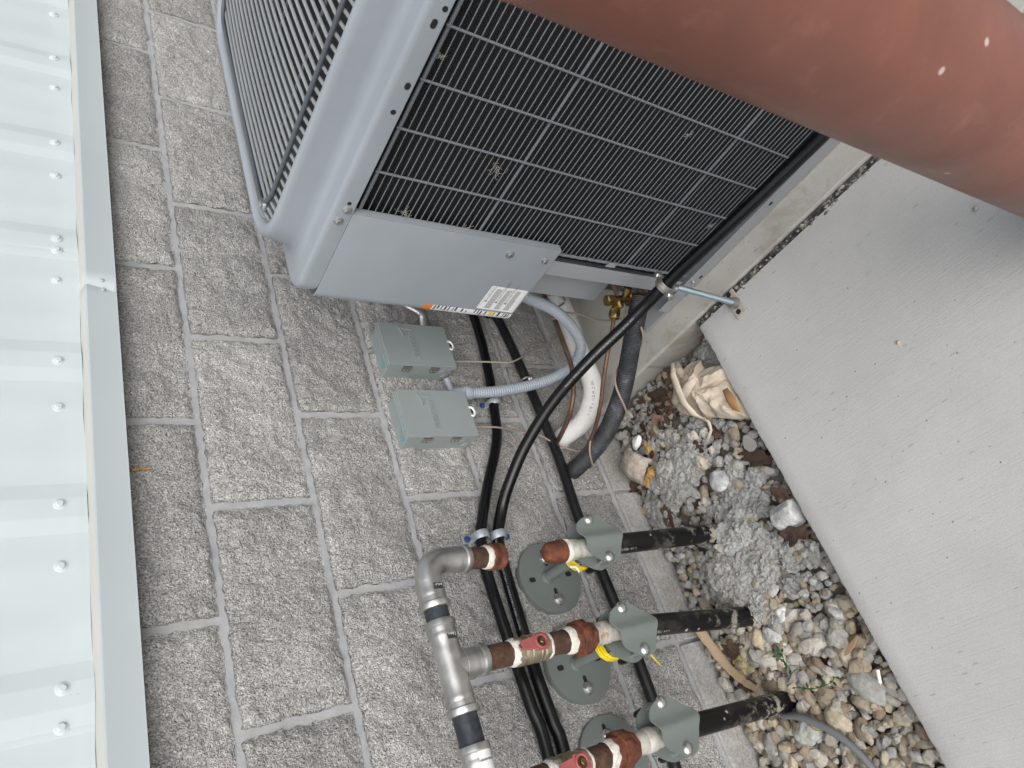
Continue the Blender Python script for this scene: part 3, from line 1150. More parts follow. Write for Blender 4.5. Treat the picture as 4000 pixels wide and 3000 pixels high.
tx.build('printed_text', m_ink2, panel, smooth=False)

# strip label round the rear corner of the panel
def corner_pt(s, z, out):
    """s = arc length along the cover from the start of its rounded corner"""
    lz = .0045 - .010 * (z - .45) / .4585
    if s < 0:
        return Vector((UX0 - .001 - out, yb - rc + s + lz, z))
    a = R_(180) - s / rc
    return Vector((0, lz, 0)) + Vector((UX0 - .001 + rc + (rc + out) * math.cos(a), yb - rc + (rc + out) * math.sin(a), z))
def corner_patch(mb, s0, s1, za, zb, out):
    K = 8
    vv = [corner_pt(s0 + (s1 - s0) * k / K, zz, out) for zz in (za, zb) for k in range(K + 1)]
    mb.add(vv, [(k, k + 1, K + 2 + k, K + 1 + k) for k in range(K)])
mb = MB(); corner_patch(mb, -.004, .036, .452, .676, .0005); strip = mb.build('rating_label', m_label, panel)
mb = MB(); corner_patch(mb, -.004, .036, .656, .676, .0008); mb.build('orange_band', m_orange, panel)
mb = MB(); corner_patch(mb, -.006, .008, .503, .513, .0008); mb.build('yellow_mark', m_yellow, panel)
mb = MB(); corner_patch(mb, -.006, .010, .484, .489, .0008)
for zz in [.648, .640, .632, .622, .614, .604, .596, .580, .570, .548, .540, .532, .520, .498, .472, .464, .459]:
    corner_patch(mb, -.006 + rnd.uniform(0, .006), .006 + rnd.uniform(0, .008), zz, zz + rnd.uniform(.002, .0045), .0008)
mb.build('printed_text', m_ink, panel)

# service valves
def svc(p, s, name):
    """brass service valve: hex cap pointing left/up, body block, port, flare nut below"""
    p = Vector(p)
    mb = MB()
    up_ = Vector((-.10, .12, 1))
    mb.lathe([(-.016 * s, .0115 * s), (.016 * s, .0115 * s)], p, up_, 16)
    mb.lathe([(.016 * s, .0150 * s), (.036 * s, .0150 * s), (.039 * s, .012 * s)], p, up_, 6)
    mb.lathe([(-.008 * s, .0105 * s), (.022 * s, .0105 * s)], p, (-1, .25, -.15), 14)
    mb.lathe([(-.030 * s, .0085 * s), (-.014 * s, .0085 * s)], p, up_, 14)
    mb.lathe([(.004 * s, .0080 * s), (.020 * s, .0080 * s), (.021 * s, .0115 * s), (.034 * s, .0115 * s), (.036 * s, .008 * s)], p + up_ * -.020 * s, (.35, -.95, .1), 12)
    return mb.build(name, m_brass, ac)
v1 = M(2412, 1172, 'x', -.330); v2 = M(2508, 1168, 'x', -.326)
svc(v1, .95, 'service_valve'); svc(v2, 1.25, 'service_valve')
for v_, r_ in ((v1, .0055), (v2, .008)):
    mb = MB(); mb.tube([v_ + Vector((.004, -.004, 0)), v_ + Vector((.07, -.018, .004))], r_, 10); mb.build('stub_pipe', m_copper, ac)
mb = MB(); mb.box((-.300, v2.y - .03, v2.z - .030), (-.262, v1.y + .035, v2.z - .026)); mb.build('valve_plate', m_unit2, ac, smooth=False)

# drifts of dry grass fluff caught in the grille
def fluff(u, v, sz, seed):
    p = M(u, v, 'x', GX - .002)
    r2 = random.Random(seed)
    mb = MB()
    for k in range(13):
        d = Vector((r2.uniform(-.4, 0), r2.gauss(0, 1), r2.gauss(0, 1))).normalized()
        q = p + Vector((0, r2.uniform(-1, 1), r2.uniform(-1, 1))) * sz * .25
        e = q + d * sz * r2.uniform(.4, 1)
        m_ = q.lerp(e, .5) + Vector((-.001, r2.uniform(-.3, .3) * sz, r2.uniform(-.3, .3) * sz))
        mb.tube(smooth_path([q, m_, e], 4), .00022, 4)
    return mb
m_fluff = mat('dry_fluff', (.42, .40, .37), .9)
for (u, v, s, lab_) in [(1935, 660, .034, 'tuft of pale dry fluff caught high in the coil grille wires'), (1578, 826, .026, 'flat tuft of dry fluff by the control panel edge'), (1815, 893, .022, 'small tuft of dry fluff low against the panel hem'), (2688, 525, .014, 'wisp of grey fluff in the grille near the brown post'), (2775, 880, .018, 'wisp of fluff in the grille above the black cable'), (1722, 218, .012, 'tiny wisp of fluff near the top of the grille')]:
    tag(fluff(u, v, s * .75, u).build('fluff_tuft', m_fluff), lab_, 'fluff', 'dry fluff caught in the grille')

# ------------------------------------------------------------------ brown steel bollard close to the camera
bo = thing('bollard', 'thick brown painted steel bollard standing close to the camera', 'bollard', (-.770, -1.198, 0))
mb = MB()
br_ = .0840
mb.lathe([(-.10, br_), (0, br_), (.55, br_), (1.10, br_), (1.13, br_)], (-.770, -1.198, 0), (0, 0, 1), 96)
mb.build('pipe', m_bollard, bo)
mb = MB()
mb.lathe([(1.1305, br_ + .0005), (1.150, br_ * .97), (1.17, br_ * .85), (1.187, br_ * .6), (1.197, br_ * .3), (1.20, .003)], (-.770, -1.198, 0), (0, 0, 1), 96)
mb.build('domed_cap', m_bollard, bo)
mb = MB()
mb.lathe([(0.0005, br_ + .012), (.006, br_ + .011), (.011, br_ + .001)], (-.770, -1.198, 0), (0, 0, 1), 64)
mb.build('grout_collar', m_walk, bo)

# ------------------------------------------------------------------ two disconnect boxes on the wall
def disconnect_box(loc, label, marks):
    """local frame: origin at the middle of the back, x right, y towards the wall, z up"""
    W_, H_, D_ = .1250, .1830, .0580
    t = thing('disconnect_box', label, 'electrical box', loc, 'grey disconnect boxes on the wall')
    mb = MB(); mb.box((-W_ / 2 + .001, -.046, -H_ / 2 + .002), (W_ / 2 - .001, .006, H_ / 2 - .002))
    mb.build('enclosure', m_box, t, smooth=False, bevel=.002, world_co=False)
    mb = MB()
    # lid: face plus turned-down rim, open at the back
    x0, x1, z0_, z1_ = -W_ / 2 - .0012, W_ / 2 + .0012, -H_ / 2 - .0015, H_ / 2 + .001
    mb.box((x0, -D_, z0_), (x1, -D_ + .0014, z1_))
    mb.box((x0, -D_ + .0014, z0_), (x0 + .0012, -.041, z1_)); mb.box((x1 - .0012, -D_ + .0014, z0_), (x1, -.041, z1_))
    mb.box((x0 + .0012, -D_ + .0014, z0_), (x1 - .0012, -.045, z0_ + .0012)); mb.box((x0 + .0012, -D_ + .0014, z1_ - .0012), (x1 - .0012, -.040, z1_))
    lid = mb.build('lid', m_box, t, smooth=False, world_co=False, bevel=.0009)
    mb = MB()   # rain lip rolled along the top edge
    mb.tube([Vector((x0, -D_ + .014, z1_ + .0012)), Vector((x1, -D_ + .014, z1_ + .0012))], .0022, 8)
    mb.tube([Vector((x0, -D_ + .007, z1_ + .0006)), Vector((x1, -D_ + .007, z1_ + .0006))], .0014, 8)
    mb.build('rain_lip', m_box, t, world_co=False)
    # embossed lettering and arrowhead
    mb = MB()
    vs_, fs = text_geo('DIVERSITECH', .0150, .0019)
    wd = max(v.x for v in vs_)
    sc0 = .0800 / wd
    mb.add([(-.0455 + v.x * sc0, -D_ - .0001 - v.z * 1.1, .0050 + v.y * 1.3) for v in vs_], fs)
    tri = [Vector((.0220, 0, .0330)), Vector((.0520, 0, .0420)), Vector((.0450, 0, .0060))]
    inner = [Vector((.0330, 0, .0325)), Vector((.0470, 0, .0370)), Vector((.0430, 0, .0225))]
    for a, b in ((0, 1), (1, 2), (2, 0)):
        w_ = .0030 if a != 0 else .0026
        d = (tri[b] - tri[a]).normalized(); nrm = Vector((-d.z, 0, d.x)) * w_
        if a == 2:
            continue
        mb.prism([tri[a] + Vector((0, -D_, 0)), tri[b] + Vector((0, -D_, 0)), tri[b] - nrm * .4 + Vector((0, -D_, 0)), tri[a] - nrm + Vector((0, -D_, 0))], (0, -.0026, 0))
    mb.prism([Vector((.0220, -D_, .0330)), Vector((.0240, -D_, .0345)), Vector((.0390, -D_, .0270)), Vector((.0380, -D_, .0255))], (0, -.0026, 0))
    mb.build('embossed_lettering', m_box, lid, smooth=False, world_co=False)
    for zz in (.040, -.036):       # hinge clips on the left side
        mb = MB()
        mb.box((x0 - .0030, -.0480, zz - .012), (x0 + .0002, -.0445, zz + .012))
        mb.prism([Vector((x0 - .0001, -.0445, zz - .013)), Vector((x0 - .0001, -.0445, zz + .013)), Vector((x0 - .0001, -.0290, zz + .009)), Vector((x0 - .0001, -.0290, zz - .009))], (-.0014, 0, 0))
        cl = mb.build('hinge_clip', m_clasp, t, smooth=False, world_co=False, bevel=.0005)
        for dz in (-.005, .005):
            mb = MB(); mb.lathe([(0, .0021), (.001, .0019), (.0017, .001)], (x0 - .0014, -.036, zz + dz), (-1, 0, 0), 10); mb.build('rivet', m_screw, cl, world_co=False)
        mb = MB(); mb.box((x0 + .0006, -.0505, zz - .013), (x0 - .0006, -.0490, zz + .013)); mb.build('slot', m_black, cl, smooth=False, world_co=False)
    for zz, r in ((.030, .0028), (.004, .0028)):
        mb = MB(); mb.lathe([(0, r), (.0008, r * .8), (.0012, r * .4)], (-W_ / 2 + .001, -.020, zz), (-1, 0, 0), 12); mb.build('dimple', m_box, t, world_co=False)
    mb = MB()
    for r in (.0105, .0145):
        mb.tube([Vector((-W_ / 2 + .0008, -.0230 + r * math.cos(q * math.pi / 12), -.066 + r * math.sin(q * math.pi / 12))) for q in range(25)], .0009, 6)
    mb.build('knockout', m_box, t, world_co=False)
    mb = MB()      # white padlock tab at the bottom edge
    c0 = Vector((.004, -D_ + .004, z0_ - .001))
    ring_ = [c0 + Vector((.0125 * math.cos(R_(a)), -.0035, -.0085 * math.sin(R_(a)))) for a in range(-30, 211, 15)]
    mb.tube(ring_, .0030, 8)
    mb.build('padlock_tab', m_tab, lid, world_co=False)
    mb = MB(); mb.lathe([(0, .0055), (.0012, .0055)], c0 + Vector((.002, -.0022, -.002)), (0, -1, 0), 14); mb.build('tab_slot', m_black, lid, world_co=False)
    mb = MB()      # marker scribble on top of the enclosure
    for st in marks:
        mb.tube(smooth_path([Vector((a, b, H_ / 2 - .0018)) for a, b in st], 5), .0006, 5)
    mb.build('marker_writing', m_teal, t, world_co=False)
    return t


SCR1 = [[(-.050, -.012), (-.0505, -.026), (-.046, -.028), (-.0445, -.014)], [(-.043, -.034), (-.042, -.016)], [(-.042, -.017), (-.038, -.018), (-.038, -.024), (-.0415, -.025)], [(-.034, -.020), (-.032, -.028)], [(-.0355, -.023), (-.0305, -.024)], [(-.028, -.030), (-.0275, -.019)]]
SCR2 = [[(-.058, -.010), (-.0585, -.024), (-.054, -.026), (-.0525, -.012)], [(-.050, -.032), (-.049, -.013)], [(-.049, -.014), (-.045, -.016), (-.0455, -.022), (-.0485, -.022)], [(-.042, -.024), (-.039, -.016), (-.037, -.026)], [(-.034, -.024), (-.031, -.022), (-.033, -.028), (-.029, -.030)], [(-.027, -.022), (-.024, -.030)]]
disconnect_box((-.2365, -.004, .5445), 'grey-green electrical disconnect box nearer the air conditioner, steel flex conduit entering its side', SCR1)
disconnect_box((-.4375, -.004, .5475), 'grey-green electrical disconnect box with the blue-grey flexible conduit at its corner', SCR2)


# ------------------------------------------------------------------ conduits and cables
def ribbed(mb, path, r, pitch, amp, seg=14):
    p = resample(path, pitch / 4)
    ctr = [0]
    n_ = len(p)
    mb.tube(p, r, seg, rf=lambda t: r * (1 + amp * (0, 1, 0, -1)[int(round(t * (n_ - 1))) % 4]))


fc = thing('flexible_conduit', 'blue-grey flexible conduit looping from the control panel to the nearest box', 'conduit', (-.364, -.04, .15))
F = [(-.236, -.298, .452), (-.248, -.300, .395), (-.262, -.297, .360), (-.266, -.272, .270), (-.287, -.236, .190), (-.316, -.198, .146), (-.346, -.150, .157), (-.362, -.100, .222), (-.369, -.062, .335), (-.366, -.042, .425), (-.364, -.038, .436)]
fpath = smooth_path(F, 10)
mb = MB(); ribbed(mb, fpath, .0138, .0064, .06); mb.build('hose', m_conduit, fc)
mb = MB()
mb.lathe([(0, .0175), (.004, .0195), (.018, .0195), (.022, .017)], (-.366, -.042, .422), (.02, .06, 1), 10)
mb.tube(smooth_path([Vector((-.3645, -.039, .440)), Vector((-.3635, -.036, .452)), Vector((-.367, -.034, .466)), Vector((-.380, -.032, .470))], 6), .0165, 14)
mb.build('elbow_connector', m_conduit, fc)
nb = MB(); nb.tube(smooth_path([M(1742, 1478, 'y', -.018), M(1752, 1500, 'y', -.014), M(1765, 1525, 'y', -.012), M(1790, 1545, 'y', -.012)], 5), .0085, 10)
nb.build('box_nipple', m_conduit, fc)

sf = thing('steel_flex_conduit', 'short shiny steel flexible conduit above the first disconnect box', 'conduit', (-.15, -.03, .55))
pts = [(.05, -.13, .60), (-.02, -.10, .585), (-.09, -.06, .555), M(1640, 1225, 'y', -.040), M(1655, 1280, 'y', -.036), M(1660, 1300, 'y', -.034)]
mb = MB(); ribbed(mb, smooth_path(pts, 8), .0112, .0045, .05); mb.build('hose', m_flexsteel, sf)


def cable(name, label, pts, r, m, cat='cable', prints=None, n=10, seg=14, step=.012, group=None):
    path = resample(smooth_path(pts, n), step)
    loc = Vector(pts[0]); 
    if not prints:
        mb = MB(); mb.tube(path, r, seg)
        o = mb.build(name, m)
        return tag(o, label, cat, group), path
    t = thing(name, label, cat, loc, group)
    mb = MB(); mb.tube(path, r, seg); mb.build('jacket', m, t)
    mb = MB()
    for (body, size, s0, facing, flip) in prints:
        text_on_tube(mb, body, size, path, r, s0, facing, flip)
    mb.build('jacket_print', m_print, t, smooth=False)
    return t, path


YW = -.0215
PR = 'PRIORITY WIRE & CABLE E223839-01 3 AWG (26.7MM2) XLP-DIRECT BURIAL 600V'
A = [(.60, -.03, .30), (.25, -.03, .302), M(1860, 1265, 'y', YW), M(1905, 1440, 'y', YW), M(1930, 1600, 'y', YW - .002), M(1940, 1720, 'y', YW), M(1905, 1900, 'y', YW), M(1880, 2060, 'y', YW), M(1882, 2130, 'y', YW), M(1905, 2250, 'y', YW), M(2000, 2540, 'y', YW), M(2075, 2760, 'y', YW), M(2150, 2990, 'y', YW), (-1.7, YW, .575), (-2.6, YW, .58)]
cable('service_cable', 'upper of the two parallel black cables strapped along the wall', A, .0128, m_cable, prints=[(PR, .0060, 1.40, (.30, -.55, -.75), True)])
Bp = [(-.452, -1.62, .05), (-.455, -1.50, .14), (-.456, -1.30, .228), M(3200, 540, 'z', .235), M(2900, 830, 'z', .235), M(2600, 1112, 'z', .237), M(2450, 1265, 'y', -.452), M(2300, 1410, 'y', -.350), M(2160, 1570, 'y', -.240), M(2050, 1745, 'y', -.140), M(1985, 1900, 'y', -.070), M(1960, 1990, 'y', -.036), M(1945, 2090, 'y', YW), M(1955, 2160, 'y', YW), M(1990, 2290, 'y', YW), M(2090, 2620, 'y', YW), M(2160, 2820, 'y', YW), M(2215, 2990, 'y', YW), (-1.7, YW, .538), (-2.6, YW, .54)]
B_obj, bpath = cable('service_cable', 'long black cable sweeping from the wall out past the front of the air conditioner', Bp, .0136, m_cable, prints=[(PR, .0060, 2.02, (.2, -.6, .75), True), (PR, .0060, 1.42, (-.6, -.1, .75), True)])
Cp = [(.7, -.030, .275), (.30, -.028, .272), (-.05, -.026, .268), M(1955, 1265, 'y', -.026), M(2160, 1730, 'y', -.026), M(2256, 2010, 'y', -.026), M(2390, 2330, 'y', -.026), M(2565, 2780, 'y', -.026), (-1.8, -.026, .268), (-2.6, -.026, .27)]
cable('black_conduit', 'straight black plastic conduit running low along the wall behind the gas brackets', Cp, .0132, m_dusty, 'conduit')


def strap(u, v, r, label, side, yy=YW):
    """one-hole strap around a wall cable, screw lug above"""
    c0 = M(u, v, 'y', yy)
    t = thing('cable_strap', label, 'cable strap', c0, 'galvanised cable straps')
    mb = MB()
    w_ = .009
    n_ = 12
    prof = []
    for k in range(n_ + 1):
        a = R_(-20 + 220 * k / n_)
        prof.append((math.sin(a - R_(90)) * 0 + math.cos(a) * (r + .0018), math.sin(a) * (r + .0018)))
    # profile in (z, -y): over the cable then flat lug on the wall
    pr = [Vector((0, c0.y - q[1], c0.z + side * q[0])) for q in prof]
    pr += [Vector((0, -.006, c0.z - side * (r + .006))), Vector((0, -.006, c0.z - side * (r + .026)))]
    for sgn, rr in ((-1, 0), (1, .0022)):
        pass
    vv = []
    for q in pr:
        d = Vector((0, q.y - c0.y, q.z - c0.z)); d = d.normalized() * .0024
        vv += [Vector((c0.x - w_, q.y, q.z)), Vector((c0.x - w_, q.y, q.z)) + d, Vector((c0.x, q.y, q.z)) + d * 1.9, Vector((c0.x + w_, q.y, q.z)) + d, Vector((c0.x + w_, q.y, q.z))]
    ff = []
    for i in range(len(pr) - 1):
        for k in range(5):
            ff.append((i * 5 + k, i * 5 + (k + 1) % 5, (i + 1) * 5 + (k + 1) % 5, (i + 1) * 5 + k))
    ff += [(0, 1, 2, 3, 4), tuple((len(pr) - 1) * 5 + k for k in (4, 3, 2, 1, 0))]
    mb.add(vv, ff)
    mb.build('band', m_strap, t)
    mb = MB(); hex_screw(mb, Vector((c0.x, -.0085, c0.z - side * (r + .017))), (0, -1, 0), .0052, .0075, .006, .3)
    mb.build('screw', m_bluescrew, t)


strap(1930, 1575, .0128, 'galvanised strap with blue screw under the box, on the upper cable', -1)
strap(1880, 2092, .0128, 'galvanised strap with blue screw above the gas elbow, on the upper cable', -1)
strap(1946, 2092, .0136, 'galvanised strap with blue screw beside the gas elbow, on the lower cable', 1)

# strut clamp and spacer rod on the black conduit
c0 = M(2056, 1486, 'y', -.028)
ct = thing('conduit_clamp', 'small metal clamp with a spacer rod on the black conduit below the boxes', 'clamp', c0)
mb = MB(); mb.tube([Vector((c0.x, c0.y + .0152 * math.cos(q * math.pi / 12), c0.z + .0152 * math.sin(q * math.pi / 12))) for q in range(25)], .003, 8); mb.build('ring', m_clasp, ct)
mb = MB(); q0 = M(2075, 1478, 'y', -.045); hex_screw(mb, q0, (-.3, -.9, .1), .007, .0095, .008, .2); mb.tube([q0, q0 + Vector((.002, .022, .002))], .004, 8); mb.build('bolt', m_screw, ct)
mb = MB(); mb.tube([M(2120, 1497, 'y', -.06), M(2262, 1512, 'y', -.06)], .0045, 10); mb.tube([M(2120, 1497, 'y', -.06), M(2096, 1490, 'y', -.03)], .0045, 10); mb.build('threaded_rod', m_zinc, ct)

# thin wires
def wire(label, pts, r=.0026, m=m_tanwire):
    mb = MB(); mb.tube(resample(smooth_path(pts, 8), .006), r, 8)
    return tag(mb.build('thin_wire', m), label, 'wire')


wire('pale thin wire from the first box to the black conduit and base course', [M(1772, 1412, 'y', -.03), M(1840, 1412, 'y', -.03), M(1920, 1414, 'y', -.036), M(1985, 1416, 'y', -.042), M(2020, 1405, 'y', -.043), M(2090, 1365, 'y', -.02), M(2160, 1330, 'y', -.012), M(2195, 1318, 'y', -.02), M(2212, 1312, 'y', -.08)], .0024, m_tanwire2)
wire('brown thin wire from the second box to the white insulated pipe', [M(1860, 1668, 'y', -.025), M(1920, 1668, 'y', -.038), M(1960, 1672, 'y', -.037), M(2030, 1686, 'y', -.02), M(2110, 1702, 'y', -.034), M(2150, 1723, 'y', -.03), M(2205, 1748, 'y', -.03), M(2265, 1766, 'y', -.035)], .0024, m_tanwire)

# ------------------------------------------------------------------ refrigerant lines
wi = thing('white_insulated_pipe', 'thick white ribbed insulated pipe curving out of the wall behind the conduit loop', 'pipe', (-.35, -.1, .1))
Wp = [(.45, -.150, .090), (.20, -.150, .090), M(2155, 1100, 'y', -.150), M(2215, 1240, 'y', -.150), M(2270, 1390, 'y', -.150), M(2309, 1480, 'y', -.142), M(2313, 1560, 'y', -.120), M(2275, 1650, 'y', -.070), M(2200, 1708, 'y', -.010), (-.487, .02, .150)]
wpath = smooth_path(Wp, 14)
mb = MB(); ribbed(mb, wpath, .0258, .0062, .010, 24); mb.build('insulation', m_white_ins, wi)
mb = MB(); wp2 = resample(wpath, .01)
text_on_tube(mb, '1-1/8 x 1/2 R 2 IN', .0115, wp2, .0258, .93, (-.6, -.5, .62), True, 1.02)
text_on_tube(mb, '1-1/8 x 1/2 R 2 IN', .0095, wp2, .0258, .55, (-.6, -.5, .62), True, 1.02)
mb.build('printed_text', m_ink2, wi, smooth=False)

tag(MB().tube(resample(smooth_path([(.40, -.205, .11), (.1, -.200, .115), M(2118, 1120, 'y', -.196), M(2160, 1230, 'y', -.192), M(2200, 1340, 'y', -.188), M(2232, 1430, 'y', -.182), M(2240, 1530, 'y', -.168), M(2225, 1620, 'y', -.125), M(2190, 1700, 'y', -.05), M(2170, 1735, 'y', -.002)], 8), .01), .0062, 10).build('brown_tube', m_copper), 'dull brown copper tube lying along the white insulated pipe', 'pipe')
wire('tan wire tied twice round the white pipe and brown tube, reaching the valves', [M(2140, 1152, 'y', -.215), M(2190, 1152, 'y', -.222), M(2206, 1178, 'y', -.17), M(2170, 1205, 'y', -.2), M(2146, 1215, 'y', -.215), M(2150, 1226, 'y', -.22), M(2190, 1222, 'y', -.225), M(2250, 1224, 'y', -.24), M(2330, 1248, 'y', -.28), M(2390, 1251, 'y', -.335), M(2440, 1244, 'y', -.395), M(2490, 1255, 'y', -.41), M(2520, 1258, 'y', -.39)], .0026)
wire('tan wire looped round the brown tube under the conduit', [M(2150, 1226, 'y', -.205), M(2160, 1246, 'y', -.215), M(2200, 1232, 'y', -.215), M(2218, 1242, 'y', -.17)], .0028)

ki = thing('black_insulated_pipe', 'thick ribbed black insulated suction pipe bending from the brass valve into the wall', 'pipe', (-.5, -.25, .12))
Kp = [M(2500, 1170, 'y', -.424), M(2492, 1210, 'y', -.412), M(2475, 1300, 'y', -.380), M(2452, 1430, 'y', -.325), M(2425, 1550, 'y', -.262), M(2368, 1690, 'y', -.165), M(2300, 1780, 'y', -.075), M(2240, 1838, 'y', -.008), (-.578, .03, .155)]
kpath = smooth_path(Kp, 12)
mb = MB(); ribbed(mb, kpath, .0222, .0050, .030, 20); mb.build('sleeve', m_ins_black, ki)
# spiral of thermostat wire round the sleeve
kp = resample(kpath, .004)
hel = []
n_ = len(kp)
for i in range(18, n_ - 8):
    t = (kp[min(i + 1, n_ - 1)] - kp[i - 1]).normalized()
    u_ = Vector((0, 0, 1)); u_ = (u_ - t * u_.dot(t)).normalized(); w_ = t.cross(u_)
    a = 1.1 - i * .138
    hel.append(kp[i] + (u_ * math.cos(a) + w_ * math.sin(a)) * .0252)
tag(MB().tube(hel, .0026, 8).build('spiral_wire', m_tanwire), 'tan wire wound in a spiral round the black insulated pipe', 'wire')

lq = thing('copper_liquid_line', 'thin brown copper line with a brass flare nut from the small valve to the wall', 'pipe', (-.45, -.2, .1))
n0 = v1 + Vector((-.012, .030, -.030))
Lp = [M(2398, 1240, 'y', -.375), M(2390, 1290, 'y', -.362), M(2370, 1400, 'y', -.325), M(2355, 1500, 'y', -.275), M(2344, 1590, 'y', -.225), M(2318, 1690, 'y', -.150), M(2275, 1775, 'y', -.070), M(2225, 1835, 'y', -.004)]
lpath = resample(smooth_path(Lp, 8), .008)
mb = MB(); mb.tube(lpath, .0050, 10); mb.build('tube', m_copper, lq)
mb = MB()
ax_ = (Vector(lpath[1]) - Vector(lpath[0])).normalized()
mb.lathe([(-.036, .0095), (-.022, .0105), (-.020, .0135), (-.004, .0135), (.004, .010), (.006, .0065)], lpath[0], ax_, 6)
mb.lathe([(-.050, .0085), (-.034, .0085)], lpath[0], ax_, 14)
mb.build('flare_nut', m_brass, lq)

# ------------------------------------------------------------------ split-ring hanger carrying the cable on a floor flange
foot = M(2880, 1192, 'z', .004)
rc0 = M(2598, 1112, 'z', .237)
hg = thing('cable_support_stand', 'zinc rod on a square floor flange holding the cable in a split ring', 'cable support', (foot.x, foot.y, 0))
pl_ = [M(u, v, 'z', .0055) for u, v in [(2857, 1124), (2918, 1210), (2880, 1248), (2822, 1167)]]
mb = MB(); mb.prism(pl_, (0, 0, -.0050)); mb.build('floor_flange', paint('dusty_flange', (.40, .37, .33), .6, .08, .3), hg, smooth=False, bevel=.003)
for (u, v) in [(2846, 1152), (2885, 1217)]:
    mb = MB(); mb.lathe([(0, .0065), (.0008, .0065)], M(u, v, 'z', .0056), (0, 0, 1), 16); mb.build('bolt_hole', m_black, hg)
mb = MB(); mb.lathe([(0, .014), (.004, .0135), (.012, .0115), (.018, .011)], M(2872, 1184, 'z', .0056), (0, 0, 1), 20); mb.build('hub', m_clasp, hg)
rb = M(2872, 1184, 'z', .01)
rt = rc0 + Vector((-.006, -.004, -.030))
mb = MB()
rp = [rb.lerp(rt, k / 160) for k in range(161)]
mb.tube(rp, .0062, 12, rf=lambda t: .0062 + (.0003 if int(t * 160) % 2 else -.0002)); mb.build('threaded_rod', m_rodblue, hg)
td = (bpath[0] - bpath[0])
ki_ = min(range(len(bpath)), key=lambda i: (bpath[i] - rc0).length)
ax_ = (bpath[ki_ + 1] - bpath[ki_ - 1]).normalized()
cc = bpath[ki_]
zz = Vector((0, 0, 1)); zz = (zz - ax_ * zz.dot(ax_)).normalized(); sdv = ax_.cross(zz)
mb = MB()
for off_ in (-.0055, 0, .0055):
    mb.tube([cc + ax_ * off_ + (zz * math.cos(q * math.pi / 16) + sdv * math.sin(q * math.pi / 16)) * (.0168 if off_ else .0185) for q in range(33)], .0038, 8, caps=False)
mb.build('split_ring', m_clasp, hg)
for s_ in (-1, 1):
    mb = MB(); q = cc + sdv * s_ * .0285
    mb.box((-.5, -.5, -.5), (.5, .5, .5))
    mb.v = [tuple(q + sdv * (x * .016) + zz * (z * .012) + ax_ * (y * .014)) for x, y, z in mb.v]
    mb.build('ear', m_clasp, hg, smooth=False, bevel=.002)
    mb = MB(); mb.lathe([(0, .0066), (.004, .0062), (.006, .004)], q + zz * .006, zz, 16); mb.build('ear_screw', m_screw, hg)
mb = MB(); mb.lathe([(0, .0095), (.018, .0095)], cc - zz * .020 - zz * .018, zz, 12); mb.build('rod_socket', m_clasp, hg)

# ------------------------------------------------------------------ gas risers, wall brackets and manifold
GY = -.172                    # pipe centre line in front of the wall
RR = .0222
OUT1 = [(720, 90), (800, 35), (860, 30), (920, 52), (1000, 110), (1070, 148), (1130, 180), (1165, 222), (1172, 300), (1172, 400), (1165, 480), (1140, 522), (1080, 550), (1010, 538), (930, 500), (860, 460), (815, 400), (790, 330), (765, 280), (715, 232), (690, 190), (692, 130)]
RIS = [((-.8475, .345), M(2830, 2078, 'z', -.05)), ((-1.0230, .345), M(2960, 2405, 'z', -.05)), ((-1.2255, .335), M(3080, 2735, 'z', -.05))]


def fillet(poly, k=3):
    """soften an outline (closed Chaikin)"""
    for _ in range(k):
        out = []
        for i in range(len(poly)):
            a, b = Vector(poly[i]), Vector(poly[(i + 1) % len(poly)])
            out += [a.lerp(b, .25), a.lerp(b, .75)]
        poly = out
    return poly


